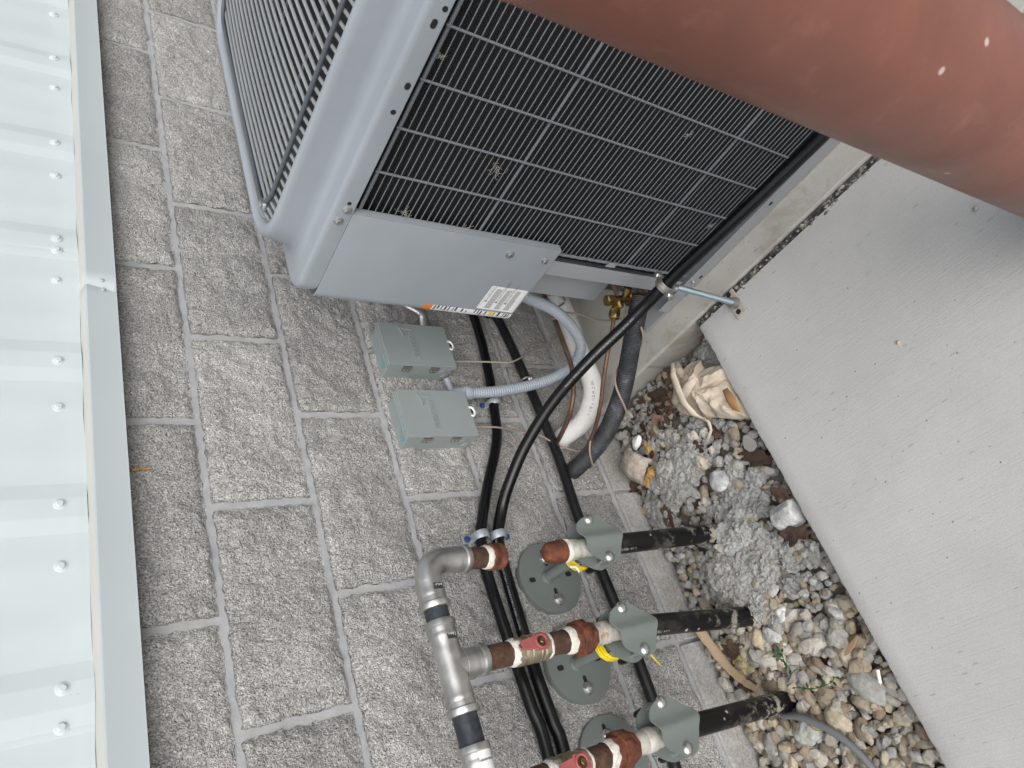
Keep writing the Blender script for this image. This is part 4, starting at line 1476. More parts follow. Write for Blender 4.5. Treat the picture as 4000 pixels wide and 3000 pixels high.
def riser_bracket(loc, label, tilt=0.0):
    """local frame: origin on the wall at the plate centre"""
    t = thing('pipe_bracket', label, 'pipe bracket', loc, 'grey wall brackets holding the gas risers')
    mb = MB()
    mb.lathe([(-.014, .082), (.0028, .0830), (.0042, .0822), (.0046, .080)], (0, 0, 0), (0, -1, 0), 72)
    pl = mb.build('wall_plate', m_bracket, t, world_co=False)

    def stadium(cx, cz, a, b, ang):
        out = []
        for k in range(24):
            q = 2 * math.pi * k / 24
            x = (b - a) * (1 if math.cos(q) > 0 else -1) + a * math.cos(q); z = a * math.sin(q)
            ca, sa = math.cos(ang), math.sin(ang)
            out.append(Vector((cx + x * ca - z * sa, -.0048, cz + x * sa + z * ca)))
        return out
    for (cx, cz, b) in ((.046, 0, .020), (-.046, 0, .020), (0, .052, .010), (0, -.052, .010)):
        a_ = 0 if cz == 0 else math.pi / 2
        mb = MB(); mb.prism(stadium(cx, cz, .0048 if cz == 0 else .0058, b if cz == 0 else .0088, a_), (0, .0015, 0)).build('slot', m_black, pl, smooth=False, world_co=False)
    for cx in (.043, -.052):
        mb = MB(); hex_screw(mb, Vector((cx, -.0052, .001)), (0, -1, 0), .0088, .0125, .0085, .3 + cx * 9)
        mb.build('anchor_bolt', m_screw, t, world_co=False)
    mb = MB(); mb.tube([Vector((0, -.003, .010)), Vector((.002, GY + RR + .006, -.006))], .0122, 20); 
    mb.build('stem', m_bracket, t, world_co=False)
    mb = MB(); mb.lathe([(0, .016), (.003, .0155), (.006, .0135), (.008, .0122)], (0, -.0035, .010), (0, -1, 0), 24); mb.build('weld', m_bracket, t, world_co=False)
    # clamp halves: outline measured on the front plate, ridge along the pipe
    c0 = Vector((-.8475, 0, .345))
    base_ = []
    for (a, b) in OUT1:
        p = M(2000 + a * .3616, 2000 + b * .3616, 'y', GY - RR - .003)
        base_.append(Vector((p.x - c0.x, 0, p.z - c0.z - .012 + .004)))
    base_ = fillet(base_, 2)
    cxm = sum(p.x for p in base_) / len(base_); czm = sum(p.z for p in base_) / len(base_)
    for side in (-1, 1):
        yy = GY + side * (RR + .0015)
        mb = MB()
        K = 7
        N_ = len(base_)
        vv = []
        for d in (0, 1):
            for k in range(K + 1):
                f_ = k / K
                for p in base_:
                    x = cxm + (p.x - cxm) * f_; z = czm + (p.z - czm) * f_
                    bow = .010 * math.exp(-((x - cxm) / .014) ** 2)      # half-round channel over the pipe
                    vv.append((x, yy - side * .0055 + side * bow * .75 + side * .0030 * d, z))
        ff = []
        for d in (0, 1):
            o_ = d * (K + 1) * N_
            for k in range(K):
                for i in range(N_):
                    j = (i + 1) % N_
                    ff.append((o_ + k * N_ + i, o_ + k * N_ + j, o_ + (k + 1) * N_ + j, o_ + (k + 1) * N_ + i))
        o1 = K * N_; o2 = (2 * K + 1) * N_
        for i in range(N_):
            j = (i + 1) % N_
            ff.append((o1 + i, o1 + j, o2 + j, o2 + i))
        mb.add(vv, ff)
        mb.build('clamp_half', m_bracket, t, world_co=False, ang=60)
    for (a, b) in ((830, 75), (1055, 475)):
        p = M(2000 + a * .3616, 2000 + b * .3616, 'y', GY - RR - .006)
        q = Vector((p.x - c0.x, GY - RR + .002, p.z - c0.z - .008))
        mb = MB()
        mb.lathe([(0, .0125), (.003, .0118), (.0062, .0085), (.0078, .004), (.008, .0005)], q, (0, -1, 0), 24)
        bl = mb.build('carriage_bolt', m_screw, t, world_co=False)
        mb = MB(); mb.lathe([(0, .0048), (.062, .0048)], q, (0, 1, 0), 12); mb.build('shank', m_zinc, bl, world_co=False)
        mb = MB(); mb.lathe([(.056, .0075), (.078, .0072), (.082, .005)], q, (0, 1, 0), 12); mb.build('rubber_tip', m_riser, bl, world_co=False)
    return t


BR = [(-.8490, -.0095, .3560), (-1.0420, -.0095, .3620), (-1.2330, -.0095, .3560)]
BL = ['grey round-plate wall bracket holding the capped gas riser nearest the air conditioner',
      'grey round-plate wall bracket holding the middle gas riser',
      'grey round-plate wall bracket holding the gas riser nearest the bottom of the picture']
b0 = riser_bracket(BR[0], BL[0])
for k in (1, 2):
    c_ = copy_tree(b0, None, BR[k])
    c_['label'] = BL[k]
    if k == 2:
        c_.rotation_euler[2] = R_(2)


def sealed(mb_rust, p, d, n):  # helper kept small: ragged white sealant band
    pass


def pipe_seg(a, b, r, name, m, parent, seg=24):
    mb = MB(); mb.tube([Vector(a).lerp(Vector(b), k / 10) for k in range(11)], r, seg)
    return mb.build(name, m, parent)


def dope(parent, p, d, r, w, seed):
    """ragged ring of white thread sealant"""
    d = Vector(d).normalized(); u = d.orthogonal().normalized(); w_ = d.cross(u)
    mb = MB()
    rows = 7; seg = 36
    vv = []
    for i in range(rows):
        for k in range(seg):
            a = 2 * math.pi * k / seg
            nz_ = noise.noise(Vector((math.cos(a) * 2.2, math.sin(a) * 2.2, seed + i * .2)))
            h = (i / (rows - 1) - .5) * w * (1 + .55 * nz_) + w * .18 * nz_
            bulge = (1 - (2 * i / (rows - 1) - 1) ** 2) * .0028 * (1 + .6 * nz_)
            vv.append(Vector(p) + d * h + (u * math.cos(a) + w_ * math.sin(a)) * (r + .0003 + bulge))
    mb.add(vv, [(i * seg + k, i * seg + (k + 1) % seg, (i + 1) * seg + (k + 1) % seg, (i + 1) * seg + k) for i in range(rows - 1) for k in range(seg)])
    return mb.build('sealant_ring', m_dope, parent)


RL = ['black gas riser pipe with a rusty end cap, muddy foot in grey clay', 'middle black gas riser pipe rising from the gravel under the steel tee', 'black gas riser pipe at the picture bottom with a grey cable at its foot']
tops = []
for k, ((tx_, tz_), gp) in enumerate(RIS):
    top = Vector((tx_, GY, tz_))
    d = (top - Vector((gp.x, gp.y, gp.z))).normalized()
    a = Vector((gp.x, gp.y, gp.z)) - d * .05
    r_ = thing('gas_riser', RL[k], 'gas pipe', (gp.x, gp.y, -.06), 'black gas risers in the wall brackets')
    mid = Vector((gp.x, gp.y, gp.z)).lerp(top, .93)
    pipe_seg(a, mid, RR, 'sleeve', m_riser, r_)
    up2 = Vector((0.0, 0, 1))
    tops.append(top)
    e = top + Vector((0, 0, .098 if k == 0 else .085))
    pipe_seg(mid - d * .002, e, RR - .0030, 'galvanised_end', m_galvpipe, r_)
    mb = MB(); mb.lathe([(0, RR - .002), (.004, RR), (.022, RR), (.026, RR - .002)], top + Vector((0, 0, .050)), (0, 0, 1), 28); mb.build('collar', m_galvpipe, r_)
    if k < 2:
        mb = MB(); text_on_tube(mb, '1-1/4  PERFECTION CORP  ASTM D2513', .0085, [mid.lerp(a, q / 20) for q in range(21)], RR, .075, (-.75, -.5, 0), True); mb.build('sleeve_print', m_print, r_, smooth=False)
    if k == 0:
        dope(r_, top + Vector((0, 0, .079)), (0, 0, 1), RR - .001, .018, 1.0)
        mb = MB()
        mb.lathe([(.086, .0225), (.0885, .0245), (.096, .0245), (.098, .0228), (.116, .0222), (.124, .0205), (.131, .015), (.135, .006), (.1355, .001)], top, (0, 0, 1), 32)
        mb.build('rusty_cap', m_rust2, r_)

# header
HZ, HY = .7560, -.176
hd = thing('gas_manifold', 'steel gas manifold of grey fittings and rusty nipples with two red-handled valves', 'gas manifold', (-1.02, HY, .40))
XE = -.8330
def fitting_profile(l0, l1, r):
    """press fitting: bead and lip at an open end l1"""
    return [(l0, r), (l1 - .030, r), (l1 - .026, r + .0012), (l1 - .0225, r), (l1 - .020, r + .0002), (l1 - .0125, r + .0004), (l1 - .0105, r + .0036), (l1 - .002, r + .0036), (l1, r + .0022), (l1, r - .0035)]
FR = .0240
# elbow: from +X-running header down
eb_d = Vector((.0, .13, -1)).normalized()
el = MB()
rad = .040
c_ = Vector((XE - rad, HY, HZ)) + eb_d * rad
pts = []
for k in range(13):
    a = R_(90 * k / 12)
    pts.append(Vector((XE - rad, HY, HZ)) + Vector((1, 0, 0)) * rad * math.sin(a) + eb_d * rad * (1 - math.cos(a)))
el.tube(pts, FR - .0006, 28)
el.lathe(fitting_profile(-.002, .048, FR), pts[0], (-1, 0, 0), 28, caps=False)
el.lathe(fitting_profile(-.002, .058, FR), pts[-1], eb_d, 28, caps=False)
ep = el.build('elbow_fitting', m_ss, hd)
eend = pts[-1] + eb_d * .058
hstart = pts[0].x - .048
pipe_seg(pts[-1] + eb_d * .03, eend + eb_d * .062, .0208, 'rusty_nipple', m_rust, hd)
dope(hd, eend + eb_d * .053, eb_d, .0206, .022, 3.0)
mb = MB(); mb.lathe([(.054, .0225), (.057, .0262), (.065, .0262), (.068, .0245), (.076, .0245), (.079, .0262), (.086, .0262), (.089, .0235), (.089, .0190), (.070, .0185)], eend, eb_d, 32, caps=False)
mb.lathe([(.0695, .001), (.070, .019)], eend, eb_d, 32)
mb.build('rusty_coupling', m_rust2, hd)

TX2, TX3 = -1.0205, -1.2230
def tee(x, nm='tee_fitting'):
    mb = MB()
    mb.tube([Vector((x + .035, HY, HZ)), Vector((x - .035, HY, HZ))], FR - .0006, 28, caps=False)
    mb.lathe(fitting_profile(-.002, .045, FR), (x + .033, HY, HZ), (1, 0, 0), 28, caps=False)
    mb.lathe(fitting_profile(-.002, .045, FR), (x - .033, HY, HZ), (-1, 0, 0), 28, caps=False)
    mb.lathe([(.0, FR - .001), (.022, FR - .001)] + fitting_profile(.022, .066, FR), (x, HY, HZ), (0, 0, -1), 28, caps=False)
    return mb.build(nm, m_ss, hd)


t2 = tee(TX2); t3 = tee(TX3)
# little black product stickers
def sticker(p, ax_, r, parent, seed):
    mb = MB()
    for k in range(6):
        pass
    a0, a1 = R_(200), R_(238)
    vv = []
    u = Vector((0, -1, 0)); w_ = Vector((0, 0, 1))
    for q in (0, .0115):
        for k in range(9):
            a = R_(-34) + R_(46) * k / 8
            vv.append(p + Vector((-q, 0, 0)) + (u * math.cos(a) + w_ * math.sin(a)) * (r + .0004))
    mb.add(vv, [(k, k + 1, 10 + k, 9 + k) for k in range(8)])
    mb.build('sticker', m_ink, parent)
    mb = MB()
    r2 = random.Random(seed)
    for k in range(7):
        a = R_(-30) + R_(38) * k / 7
        h0 = r2.uniform(.001, .003)
        q1 = p + Vector((-h0, 0, 0)) + (u * math.cos(a) + w_ * math.sin(a)) * (r + .0007); q2 = p + Vector((-h0 - r2.uniform(.002, .0045), 0, 0)) + (u * math.cos(a + .05) + w_ * math.sin(a + .05)) * (r + .0007)
        mb.tube([q1, q2], .0004, 4)
    mb.build('sticker_print', m_label, parent)


sticker(Vector((hstart + .040, HY, HZ)), None, FR, ep, 1)
sticker(Vector((TX2 + .052, HY, HZ)), None, FR, t2, 2)
# black header pipe lengths
pipe_seg((hstart + .02, HY, HZ), (TX2 + .060, HY, HZ), .0212, 'black_pipe', m_blackpipe, hd)
pipe_seg((TX2 - .060, HY, HZ), (TX3 + .060, HY, HZ), .0212, 'black_pipe', m_blackpipe, hd)
pipe_seg((TX3 - .060, HY, HZ), (-2.5, HY, HZ), .0212, 'black_pipe', m_blackpipe, hd)
mb = MB(); p = Vector((TX3 + .066, HY, HZ)); 
vv = []
for q in (0, .030):
    for k in range(13):
        a = R_(-75) + R_(95) * k / 12
        vv.append(p + Vector((-q, 0, 0)) + (Vector((0, -1, 0)) * math.cos(a) + Vector((0, 0, 1)) * math.sin(a)) * (FR + .0006))
mb.add(vv, [(k, k + 1, 14 + k, 13 + k) for k in range(12)])
mb.build('paper_label', m_label, t3)

# drops: nipple, ball valve, nipple, union, riser
for k, x in ((1, TX2), (2, TX3)):
    rt_ = tops[k]
    top = Vector((x, HY, HZ - .060)); bot = Vector((rt_.x, GY, rt_.z + .078))
    d = (bot - top); Ld = d.length; d = d.normalized()
    at_ = lambda s: top + d * s
    pipe_seg(at_(0), at_(.066), .0212, 'rusty_nipple', m_rust, hd)
    vs0 = .066
    dope(hd, at_(vs0 + .002), d, .0215, .022, 5.0 + k)
    mb = MB()
    mb.lathe([(0, .0245), (.002, .0262), (.016, .0262), (.018, .0235)], at_(vs0), d, 8)
    mb.lathe([(.017, .0215), (.024, .0240), (.034, .0255), (.046, .0255), (.056, .0240), (.062, .0215)], at_(vs0), d, 28)
    mb.lathe([(.061, .0235), (.063, .0258), (.074, .0258), (.076, .0235)], at_(vs0), d, 8)
    for q in (.030, .050):
        mb.lathe([(q, .0252), (q + .001, .0262), (q + .002, .0252)], at_(vs0), d, 28, caps=False)
    vb = mb.build('valve_body', m_valve, hd)
    # lever handle: wing pointing up the pipe, facing the camera side
    hc = at_(vs0 + .044)
    fn = Vector((.08, -1, 0.0)); fn = (fn - d * fn.dot(d)).normalized()
    sv_ = d.cross(fn)
    mb = MB()
    prof = [(-.010, .026), (.010, .026), (.0135, .014), (.018, .012), (.019, -.010), (.012, -.018), (-.012, -.018), (-.019, -.010), (-.018, .012), (-.0135, .014)]
    lever = [hc + fn * .030 - d * (b * 1.0 if b < 0.02 else b * 1.6) + sv_ * (a * .82) for (a, b) in prof]
    mb.prism([q for q in lever], fn * .0050)
    mb.lathe([(.024, .0125), (.031, .0125)], hc, fn, 20)
    ring_p = [hc + fn * .036 + (d * math.cos(q * math.pi / 12) + sv_ * math.sin(q * math.pi / 12)) * .0118 for q in range(25)]
    mb.tube(ring_p, .0026, 8, caps=False)
    lv = mb.build('red_lever', m_red, vb, bevel=.0012, ang=45)
    mb = MB(); mb.lathe([(.034, .0100), (.0355, .0100)], hc, fn, 20); mb.build('recess', m_rust, vb)
    mb = MB(); mb.lathe([(.030, .0055), (.0395, .0055), (.0405, .0045)], hc, fn, 6); mb.build('stem_nut', m_brass, vb)
    n2 = vs0 + .074
    pipe_seg(at_(n2), at_(n2 + .066), .0212, 'rusty_nipple', m_rust, hd)
    dope(hd, at_(n2 + .003), d, .0216, .009, 9.0 + k)
    us = n2 + .056
    dope(hd, at_(us + .004), d, .0222, .024, 12.0 + k)
    mb = MB()
    ue_ = min(us + .062, Ld + .006)
    mb.lathe([(.008, .0245), (.012, .0285), (.022, .0290), (.024, .0300)], at_(us), d, 8)
    mb.lathe([(.020, .0325), (.022, .0350), (.040, .0350), (.044, .0320)], at_(us), d, 8, ref=sv_ + d * .1 + fn * .2)
    mb.lathe([(.043, .0285), (.048, .0290), (ue_ - us - .004, .0275), (ue_ - us, .0245)], at_(us), d, 8)
    mb.build('rusty_union', m_rust2, hd)
    pipe_seg(at_(ue_ - .003), at_(Ld + .004), .0205, 'galvanised_nipple', m_galvpipe, hd)

# yellow tracer wire coils on the bracket stems
for k, (bx, by, bz) in enumerate(BR):
    if k == 2:
        continue
    mb = MB()
    pts = []
    for i in range(12 * 9 + 1):
        a = 2 * math.pi * i / 12
        rr = .0285 + .0014 * math.sin(i * .37) + .002 * (i / 108)
        pts.append(Vector((bx + .002 + rr * .95 * math.cos(a), -.108 - .020 * (i / 108) + .002 * math.sin(a * 1.3), bz - .004 + rr * math.sin(a) - .004)))
    mb.tube(pts, .0021, 6)
    o = mb.build('tracer_wire_coil', m_ywire)
    tag(o, ['bright yellow tracer wire coil under the rusty cap', 'bright yellow tracer wire coil behind the middle rusty union'][k], 'wire coil', 'yellow tracer wire coils')
q0 = M(2570, 2590, 'y', -.10); 
tag(MB().tube(smooth_path([M(2540, 2555, 'y', -.110), M(2562, 2580, 'y', -.112), M(2582, 2600, 'y', -.118)], 5), .0018, 6).build('tracer_wire_end', m_ywire), 'short cut end of yellow wire poking out below the middle clamp', 'wire')
zt = M(2236, 2220, 'y', -.13)
tag(MB().tube(smooth_path([zt + Vector((.004, 0, .004)), zt + Vector((0, -.006, -.004)), zt + Vector((-.006, -.004, -.010)), zt + Vector((-.010, 0, -.014))], 5), .0026, 6).build('white_zip_tie', m_tab), 'white zip tie end under the yellow coil by the rusty cap', 'zip tie')

# ------------------------------------------------------------------ gravel, clay and litter in the trench
PAL = [(.40, .345, .26), (.46, .41, .33), (.50, .47, .41), (.36, .345, .315), (.31, .26, .195), (.42, .405, .375), (.54, .51, .46), (.27, .215, .155), (.44, .37, .27), (.38, .37, .35)]
GREY = [(.33, .335, .325), (.39, .395, .385), (.44, .44, .425), (.36, .355, .34)]


def zone(x, y):
    """1 = clay and dirt near the pad, 0 = clean gravel"""
    t = (x + 1.10) / .22 + .35 * noise.noise(Vector((x * 7, y * 7, 0))) + (.5 if y < -.30 and x > -1.25 else 0)
    return min(1, max(0, t))


gv = MB(); gv.c = []
cl = MB(); cl.c = []
seed = 0
RISP = [(g_p.x, g_p.y) for (_, g_p) in RIS]
def clear(x, y, r):
    return all((x - a) ** 2 + (y - b) ** 2 > (r + .010) ** 2 for a, b in RISP)
for layer in range(3):
    step = (.0205, .0205, .0265)[layer]
    x = -1.95
    while x < PAD_X - .012:
        y = EDGE_Y + .006
        while y < -.010:
            px_, py_ = x + rnd.uniform(-.5, .5) * step, y + rnd.uniform(-.5, .5) * step
            seed += 1
            zn = zone(px_, py_)
            r = rnd.choice([.006, .008, .009, .010, .011, .012, .013, .015]) * (1.0 if zn < .5 else .85)
            py_ = min(py_, -.006 - r * .8); py_ = max(py_, EDGE_Y + r * .8); px_ = min(px_, PAD_X - .004 - r * .9)
            base_ = gh(px_, py_) + (-.004, .004, .012)[layer]
            if clear(px_, py_, r):
                if rnd.random() < zn * .62:
                    if rnd.random() < .45:
                        rr = rnd.uniform(.007, .013)
                        rock(cl, (px_, py_, base_ + rr * .1), rr, seed, (1, 1, .8), 3, .35, 1.2, rnd.choice(GREY), rnd.uniform(0, 6), .24)
                elif rnd.random() < (1, .95, .45)[layer]:
                    tn = rnd.choice(PAL) if rnd.random() > zn * .5 else rnd.choice(GREY)
                    k_ = rnd.uniform(.66, 1.02)
                    rock(gv, (px_, py_, base_ + r * .25), r, seed, (rnd.uniform(1.0, 1.65), rnd.uniform(.8, 1.1), rnd.uniform(.65, .95)), 2, .36, 1.35, tuple(q * k_ for q in tn), rnd.uniform(0, 6.3))
            y += step
        x += step
tag(gv.build('gravel', m_stone, ang=30), 'loose tan and grey gravel filling the strip between wall and sidewalk', 'gravel', kind='stuff')

# bigger clumps of wet grey clay
r3 = random.Random(5)
for (u, v, sp, cnt) in [(2850, 2230, .060, 34), (2640, 1880, .055, 26), (2690, 1760, .045, 18), (2870, 2070, .045, 14), (2960, 2330, .05, 14), (2900, 1950, .05, 18), (2590, 2020, .04, 8), (2760, 1370, .03, 10), (3000, 2150, .05, 16), (2560, 1650, .04, 8)]:
    c0 = M(u, v, 'z', -.03)
    for k in range(cnt):
        x = c0.x + r3.gauss(0, sp * .6); y = c0.y + r3.gauss(0, sp * .55); rr = r3.uniform(.012, .029)
        if y < EDGE_Y + rr or y > -.004 - rr or x > PAD_X - rr or not clear(x, y, rr * .5):
            continue
        seed += 1
        k_ = r3.uniform(.85, 1.15)
        rock(cl, (x, y, gh(x, y) + .004), rr, seed, (1.1, 1, .75), 4, .35, 1.3, tuple(q * k_ for q in r3.choice(GREY)), r3.uniform(0, 6), .25)
tag(cl.build('clay_clods', m_clay, ang=26), 'crumbly grey clay clods mixed through the gravel near the pad', 'clay', kind='stuff')


def one_stone(name, u, v, r, sq, tone, label, cat, m=m_stone, sub=4, rough=.3, freq=1.2, rz=0., facet=.02, dz=.012, group=None):
    p = M(u, v, 'z', -.015)
    mb = MB(); mb.c = []
    z = gh(p.x, p.y) + dz
    rock(mb, (p.x, p.y, z), r, hash((u, v)) % 90, sq, sub, rough, freq, tone, rz, facet)
    o = mb.build(name, m, ang=45)
    return tag(o, label, cat, group)


one_stone('foam_lump', 2806, 1880, .0255, (1.05, 1, .8), (.5, .5, .5), 'round white and grey foam lump lying in the clay', 'foam lump', m_white_chunk, rough=.12, dz=.022)
one_stone('large_stone', 3372, 2684, .0275, (1.5, 1, .7), (.37, .375, .35), 'large oblong grey stone at the sidewalk edge near the cigarette end', 'stone', rough=.2, rz=.6, dz=.016)
one_stone('large_stone', 3145, 2855, .027, (1.35, 1, .6), (.43, .44, .41), 'flat pale grey angular stone beside the grey cable', 'stone', rough=.35, rz=1.9)
one_stone('white_stone', 3045, 2400, .0165, (1.1, 1, .8), (.60, .60, .58), 'white triangular stone at the foot of the middle gas riser', 'stone', rough=.4)
one_stone('white_stone', 3018, 2490, .0190, (.85, 1.5, .7), (.56, .56, .56), 'upright white and grey stone just below the middle gas riser', 'stone', rough=.35, rz=2.2)
one_stone('tan_stone', 2955, 2495, .0190, (1.2, 1, .8), (.47, .40, .29), 'rounded tan stone left of the white and grey stone', 'stone', rough=.28)
one_stone('tan_stone', 2980, 2575, .0200, (1.7, .9, .8), (.48, .46, .42), 'long pale banded stone below the rounded tan stone', 'stone', rough=.25, rz=1.1)
one_stone('tan_stone', 3160, 2520, .0185, (1.8, .9, .7), (.50, .47, .42), 'long pale stone lying above the green sprig', 'stone', rough=.25, rz=1.5)
one_stone('tan_stone', 3265, 2490, .0190, (1.1, 1.2, .8), (.44, .43, .40), 'squarish grey-beige stone near the orange wood chip', 'stone', rough=.3)
one_stone('tan_stone', 3260, 2815, .0220, (1.4, 1.1, .8), (.47, .41, .31), 'large tan stone touching the bend of the grey cable', 'stone', rough=.25, rz=.5)
one_stone('white_stone', 2840, 2140, .0150, (.8, 1.9, .7), (.60, .57, .52), 'long cream stone in the clay below the capped riser', 'stone', rough=.3, rz=2.6)
one_stone('white_stone', 2700, 1712, .0155, (1.2, 1, .8), (.56, .54, .49), 'pale stone under the tail of the crumpled paper', 'stone', rough=.35)
one_stone('white_stone', 2735, 1690, .0130, (1, 1, .8), (.58, .56, .52), 'smaller pale stone tucked against the paper tail', 'stone', rough=.35)
one_stone('tan_stone', 2890, 1770, .0170, (.8, 1.6, .6), (.56, .51, .41), 'cream flake of stone between clay clods near the sidewalk', 'stone', rough=.4, rz=2.5)
one_stone('tan_stone', 2533, 1733, .0130, (1, 1, .9), (.33, .29, .225), 'small round tan pebble beside the white foam scrap', 'pebble', rough=.15)
one_stone('tan_stone', 2735, 1800, .0165, (1.3, 1, .8), (.47, .42, .34), 'angular beige stone among the grey clods', 'stone', rough=.35)
one_stone('foam_scrap', 2488, 1728, .0125, (1, 1.7, .5), (.7, .7, .7), 'small white foam scrap by the black insulated pipe', 'foam scrap', m_tab, rough=.4, sub=3, rz=.5, dz=.03)

# broken chunk: pale block with yellow foam on one end
p = M(3060, 2015, 'z', 0); zc = gh(p.x, p.y) + .022
fc_ = thing('foam_block', 'faceted white and grey foam block with a yellow end against the sidewalk', 'foam block', (p.x, p.y, zc - .02))
mb = MB()
ax_ = (M(3105, 1985, 'z', .0) - M(3015, 2040, 'z', .0)).normalized() + Vector((0, 0, .12))
mb.lathe([(-.030, .024), (-.028, .0295), (-.004, .031), (.020, .0305), (.028, .0285), (.030, .022)], (p.x, p.y, zc), ax_, 9)
mb.v = [tuple(Vector(q) + Vector((1, 1, 1)) * .004 * noise.noise(Vector(q) * 60)) for q in mb.v]
mb.build('block', m_white_chunk, fc_, ang=25, bevel=.003)
p2 = M(3020, 2040, 'z', .0)
mb = MB(); mb.c = []; rock(mb, (p2.x, p2.y, zc - .006), .0170, 12, (.9, 1.2, .9), 4, .3, 1.4, (.5, .4, .2), 2.4, .08); mb.c = None; mb.build('yellow_foam', m_foamy, fc_, ang=60)

# curved brown foam skin with yellow foam under it
p = M(2472, 1815, 'z', .01); zc = .000
fs_ = thing('foam_shell', 'curved brown dusty foam shell with yellow foam inside, beside the wall', 'foam piece', (p.x, p.y, -.03))
mb = MB()
vv = []
for i in range(15):
    for j in range(15):
        a = (i / 14 - .5) * 1.9; b = (j / 14 - .5) * 1.5
        rr = .064 * (1 + .10 * noise.noise(Vector((a * 1.5, b * 1.5, 7))))
        edge = 1 - .22 * abs(noise.noise(Vector((a * 2.5, b * 2.5, 2))))
        q = Vector((math.sin(a) * edge * .95, math.sin(b) * edge * .95, math.cos(a) * math.cos(b))) * rr
        vv.append((p.x + q.x * .8 - q.y * .5, p.y + q.x * .5 + q.y * .8, zc - .030 + q.z))
mb.add(vv, [(i * 15 + j, i * 15 + j + 1, (i + 1) * 15 + j + 1, (i + 1) * 15 + j) for i in range(14) for j in range(14)])
o = mb.build('skin', m_shell, fs_, ang=60); o.modifiers.new('thickness', 'SOLIDIFY').thickness = .004
for (u, v, r_) in [(2512, 1878, .0210), (2530, 1850, .0180), (2515, 1752, .0150)]:
    q = M(u, v, 'z', .0)
    mb = MB(); mb.c = []; rock(mb, (q.x, q.y, gh(q.x, q.y) + .014), r_, u, (1.2, .9, .8), 4, .3, 1.5, (.5, .4, .2), .4, .10); mb.c = None
    mb.build('yellow_foam', m_foamy, fs_, ang=60)

# crumpled tan paper
pc = M(2775, 1530, 'z', .015)
pp = thing('crumpled_paper', 'crumpled tan paper bag lying in the trench against the sidewalk corner', 'paper', (pc.x, pc.y, -.06))
outl = [(2600, 1420), (2625, 1405), (2650, 1440), (2670, 1410), (2700, 1400), (2725, 1440), (2790, 1418), (2815, 1430), (2850, 1520), (2875, 1570), (2905, 1635), (2850, 1640), (2780, 1632), (2720, 1635), (2640, 1620), (2600, 1570), (2595, 1500)]
ctr = M(2735, 1530, 'z', .02)
mb = MB()
K, N_ = 30, 96
ol = [M(u, v, 'z', .004) for u, v in outl]
per = []
for k in range(N_):
    t = k / N_ * len(ol); i = int(t); per.append(ol[i].lerp(ol[(i + 1) % len(ol)], t - i))
vv = []
def ridged(q):
    s = 0; a = 1
    for o_ in range(2):
        s += a * (1 - abs(noise.noise(q)) * 2.2); q = q * 2.1 + Vector((5, 3, 1)); a *= .45
    return s
for k in range(K + 1):
    f_ = k / K
    for q in per:
        b = ctr.lerp(q, f_)
        d = Vector((b.x - ctr.x, b.y - ctr.y, 0))
        swirl = math.atan2(d.y, d.x)
        h = .030 * (1 - f_ ** 2.2) + .016 * (ridged(Vector((b.x * 19 + 3, b.y * 19, 1.7 + .4 * math.sin(swirl * 2)))) - .6) * (.35 + .65 * (1 - f_ ** 3))
        h += .006 * math.sin(swirl * 7 + f_ * 5) * f_
        vv.append((b.x, b.y, max(gh(b.x, b.y) + .006, -.028 * f_ + .004 + h)))
mb.add(vv, [(k * N_ + i, k * N_ + (i + 1) % N_, (k + 1) * N_ + (i + 1) % N_, (k + 1) * N_ + i) for k in range(K) for i in range(N_)])
o = mb.build('sheet', m_paper, pp, ang=24)
o.modifiers.new('thickness', 'SOLIDIFY').thickness = .0006
def fold(poly, name, lift, m=m_paper, parent=pp):
    """a folded flap of the sheet"""
    pts = [M(u, v, 'z', z) for u, v, z in poly]
    half = len(pts) // 2
    L1, L2 = pts[:half], pts[half:][::-1]
    vv = []
    mb = MB()
    R2 = 5
    for k in range(R2 + 1):
        for a, b in zip(L1, L2):
            q = a.lerp(b, k / R2); q.z += lift * math.sin(math.pi * k / R2) + .0015 * noise.noise(q * 90)
            vv.append(q)
    n_ = len(L1)
    mb.add(vv, [(k * n_ + i, k * n_ + i + 1, (k + 1) * n_ + i + 1, (k + 1) * n_ + i) for k in range(R2) for i in range(n_ - 1)])
    o = mb.build(name, m, parent, ang=30); o.modifiers.new('thickness', 'SOLIDIFY').thickness = .0007
fold([(2622, 1425, .04), (2618, 1470, .045), (2640, 1540, .048), (2660, 1580, .044), (2700, 1625, .03), (2745, 1640, .012), (2762, 1642, .012), (2725, 1618, .034), (2684, 1572, .050), (2662, 1520, .054), (2640, 1462, .052), (2634, 1415, .044)], 'rolled_edge', .006)
fold([(2645, 1560, .045), (2670, 1500, .056), (2712, 1470, .056), (2722, 1495, .05), (2700, 1530, .048), (2672, 1575, .046)], 'fold', .004)
fold([(2735, 1640, -.005), (2760, 1650, -.010), (2772, 1680, -.014), (2752, 1722, -.018), (2770, 1724, -.018), (2784, 1680, -.012), (2776, 1648, -.006), (2752, 1630, .0)], 'twisted_tail', .004)
fold([(2822, 1526, .022), (2838, 1568, .020), (2862, 1602, .014), (2896, 1612, .010), (2876, 1560, .013), (2842, 1515, .016)], 'brown_stain_patch', .002, m_stain)


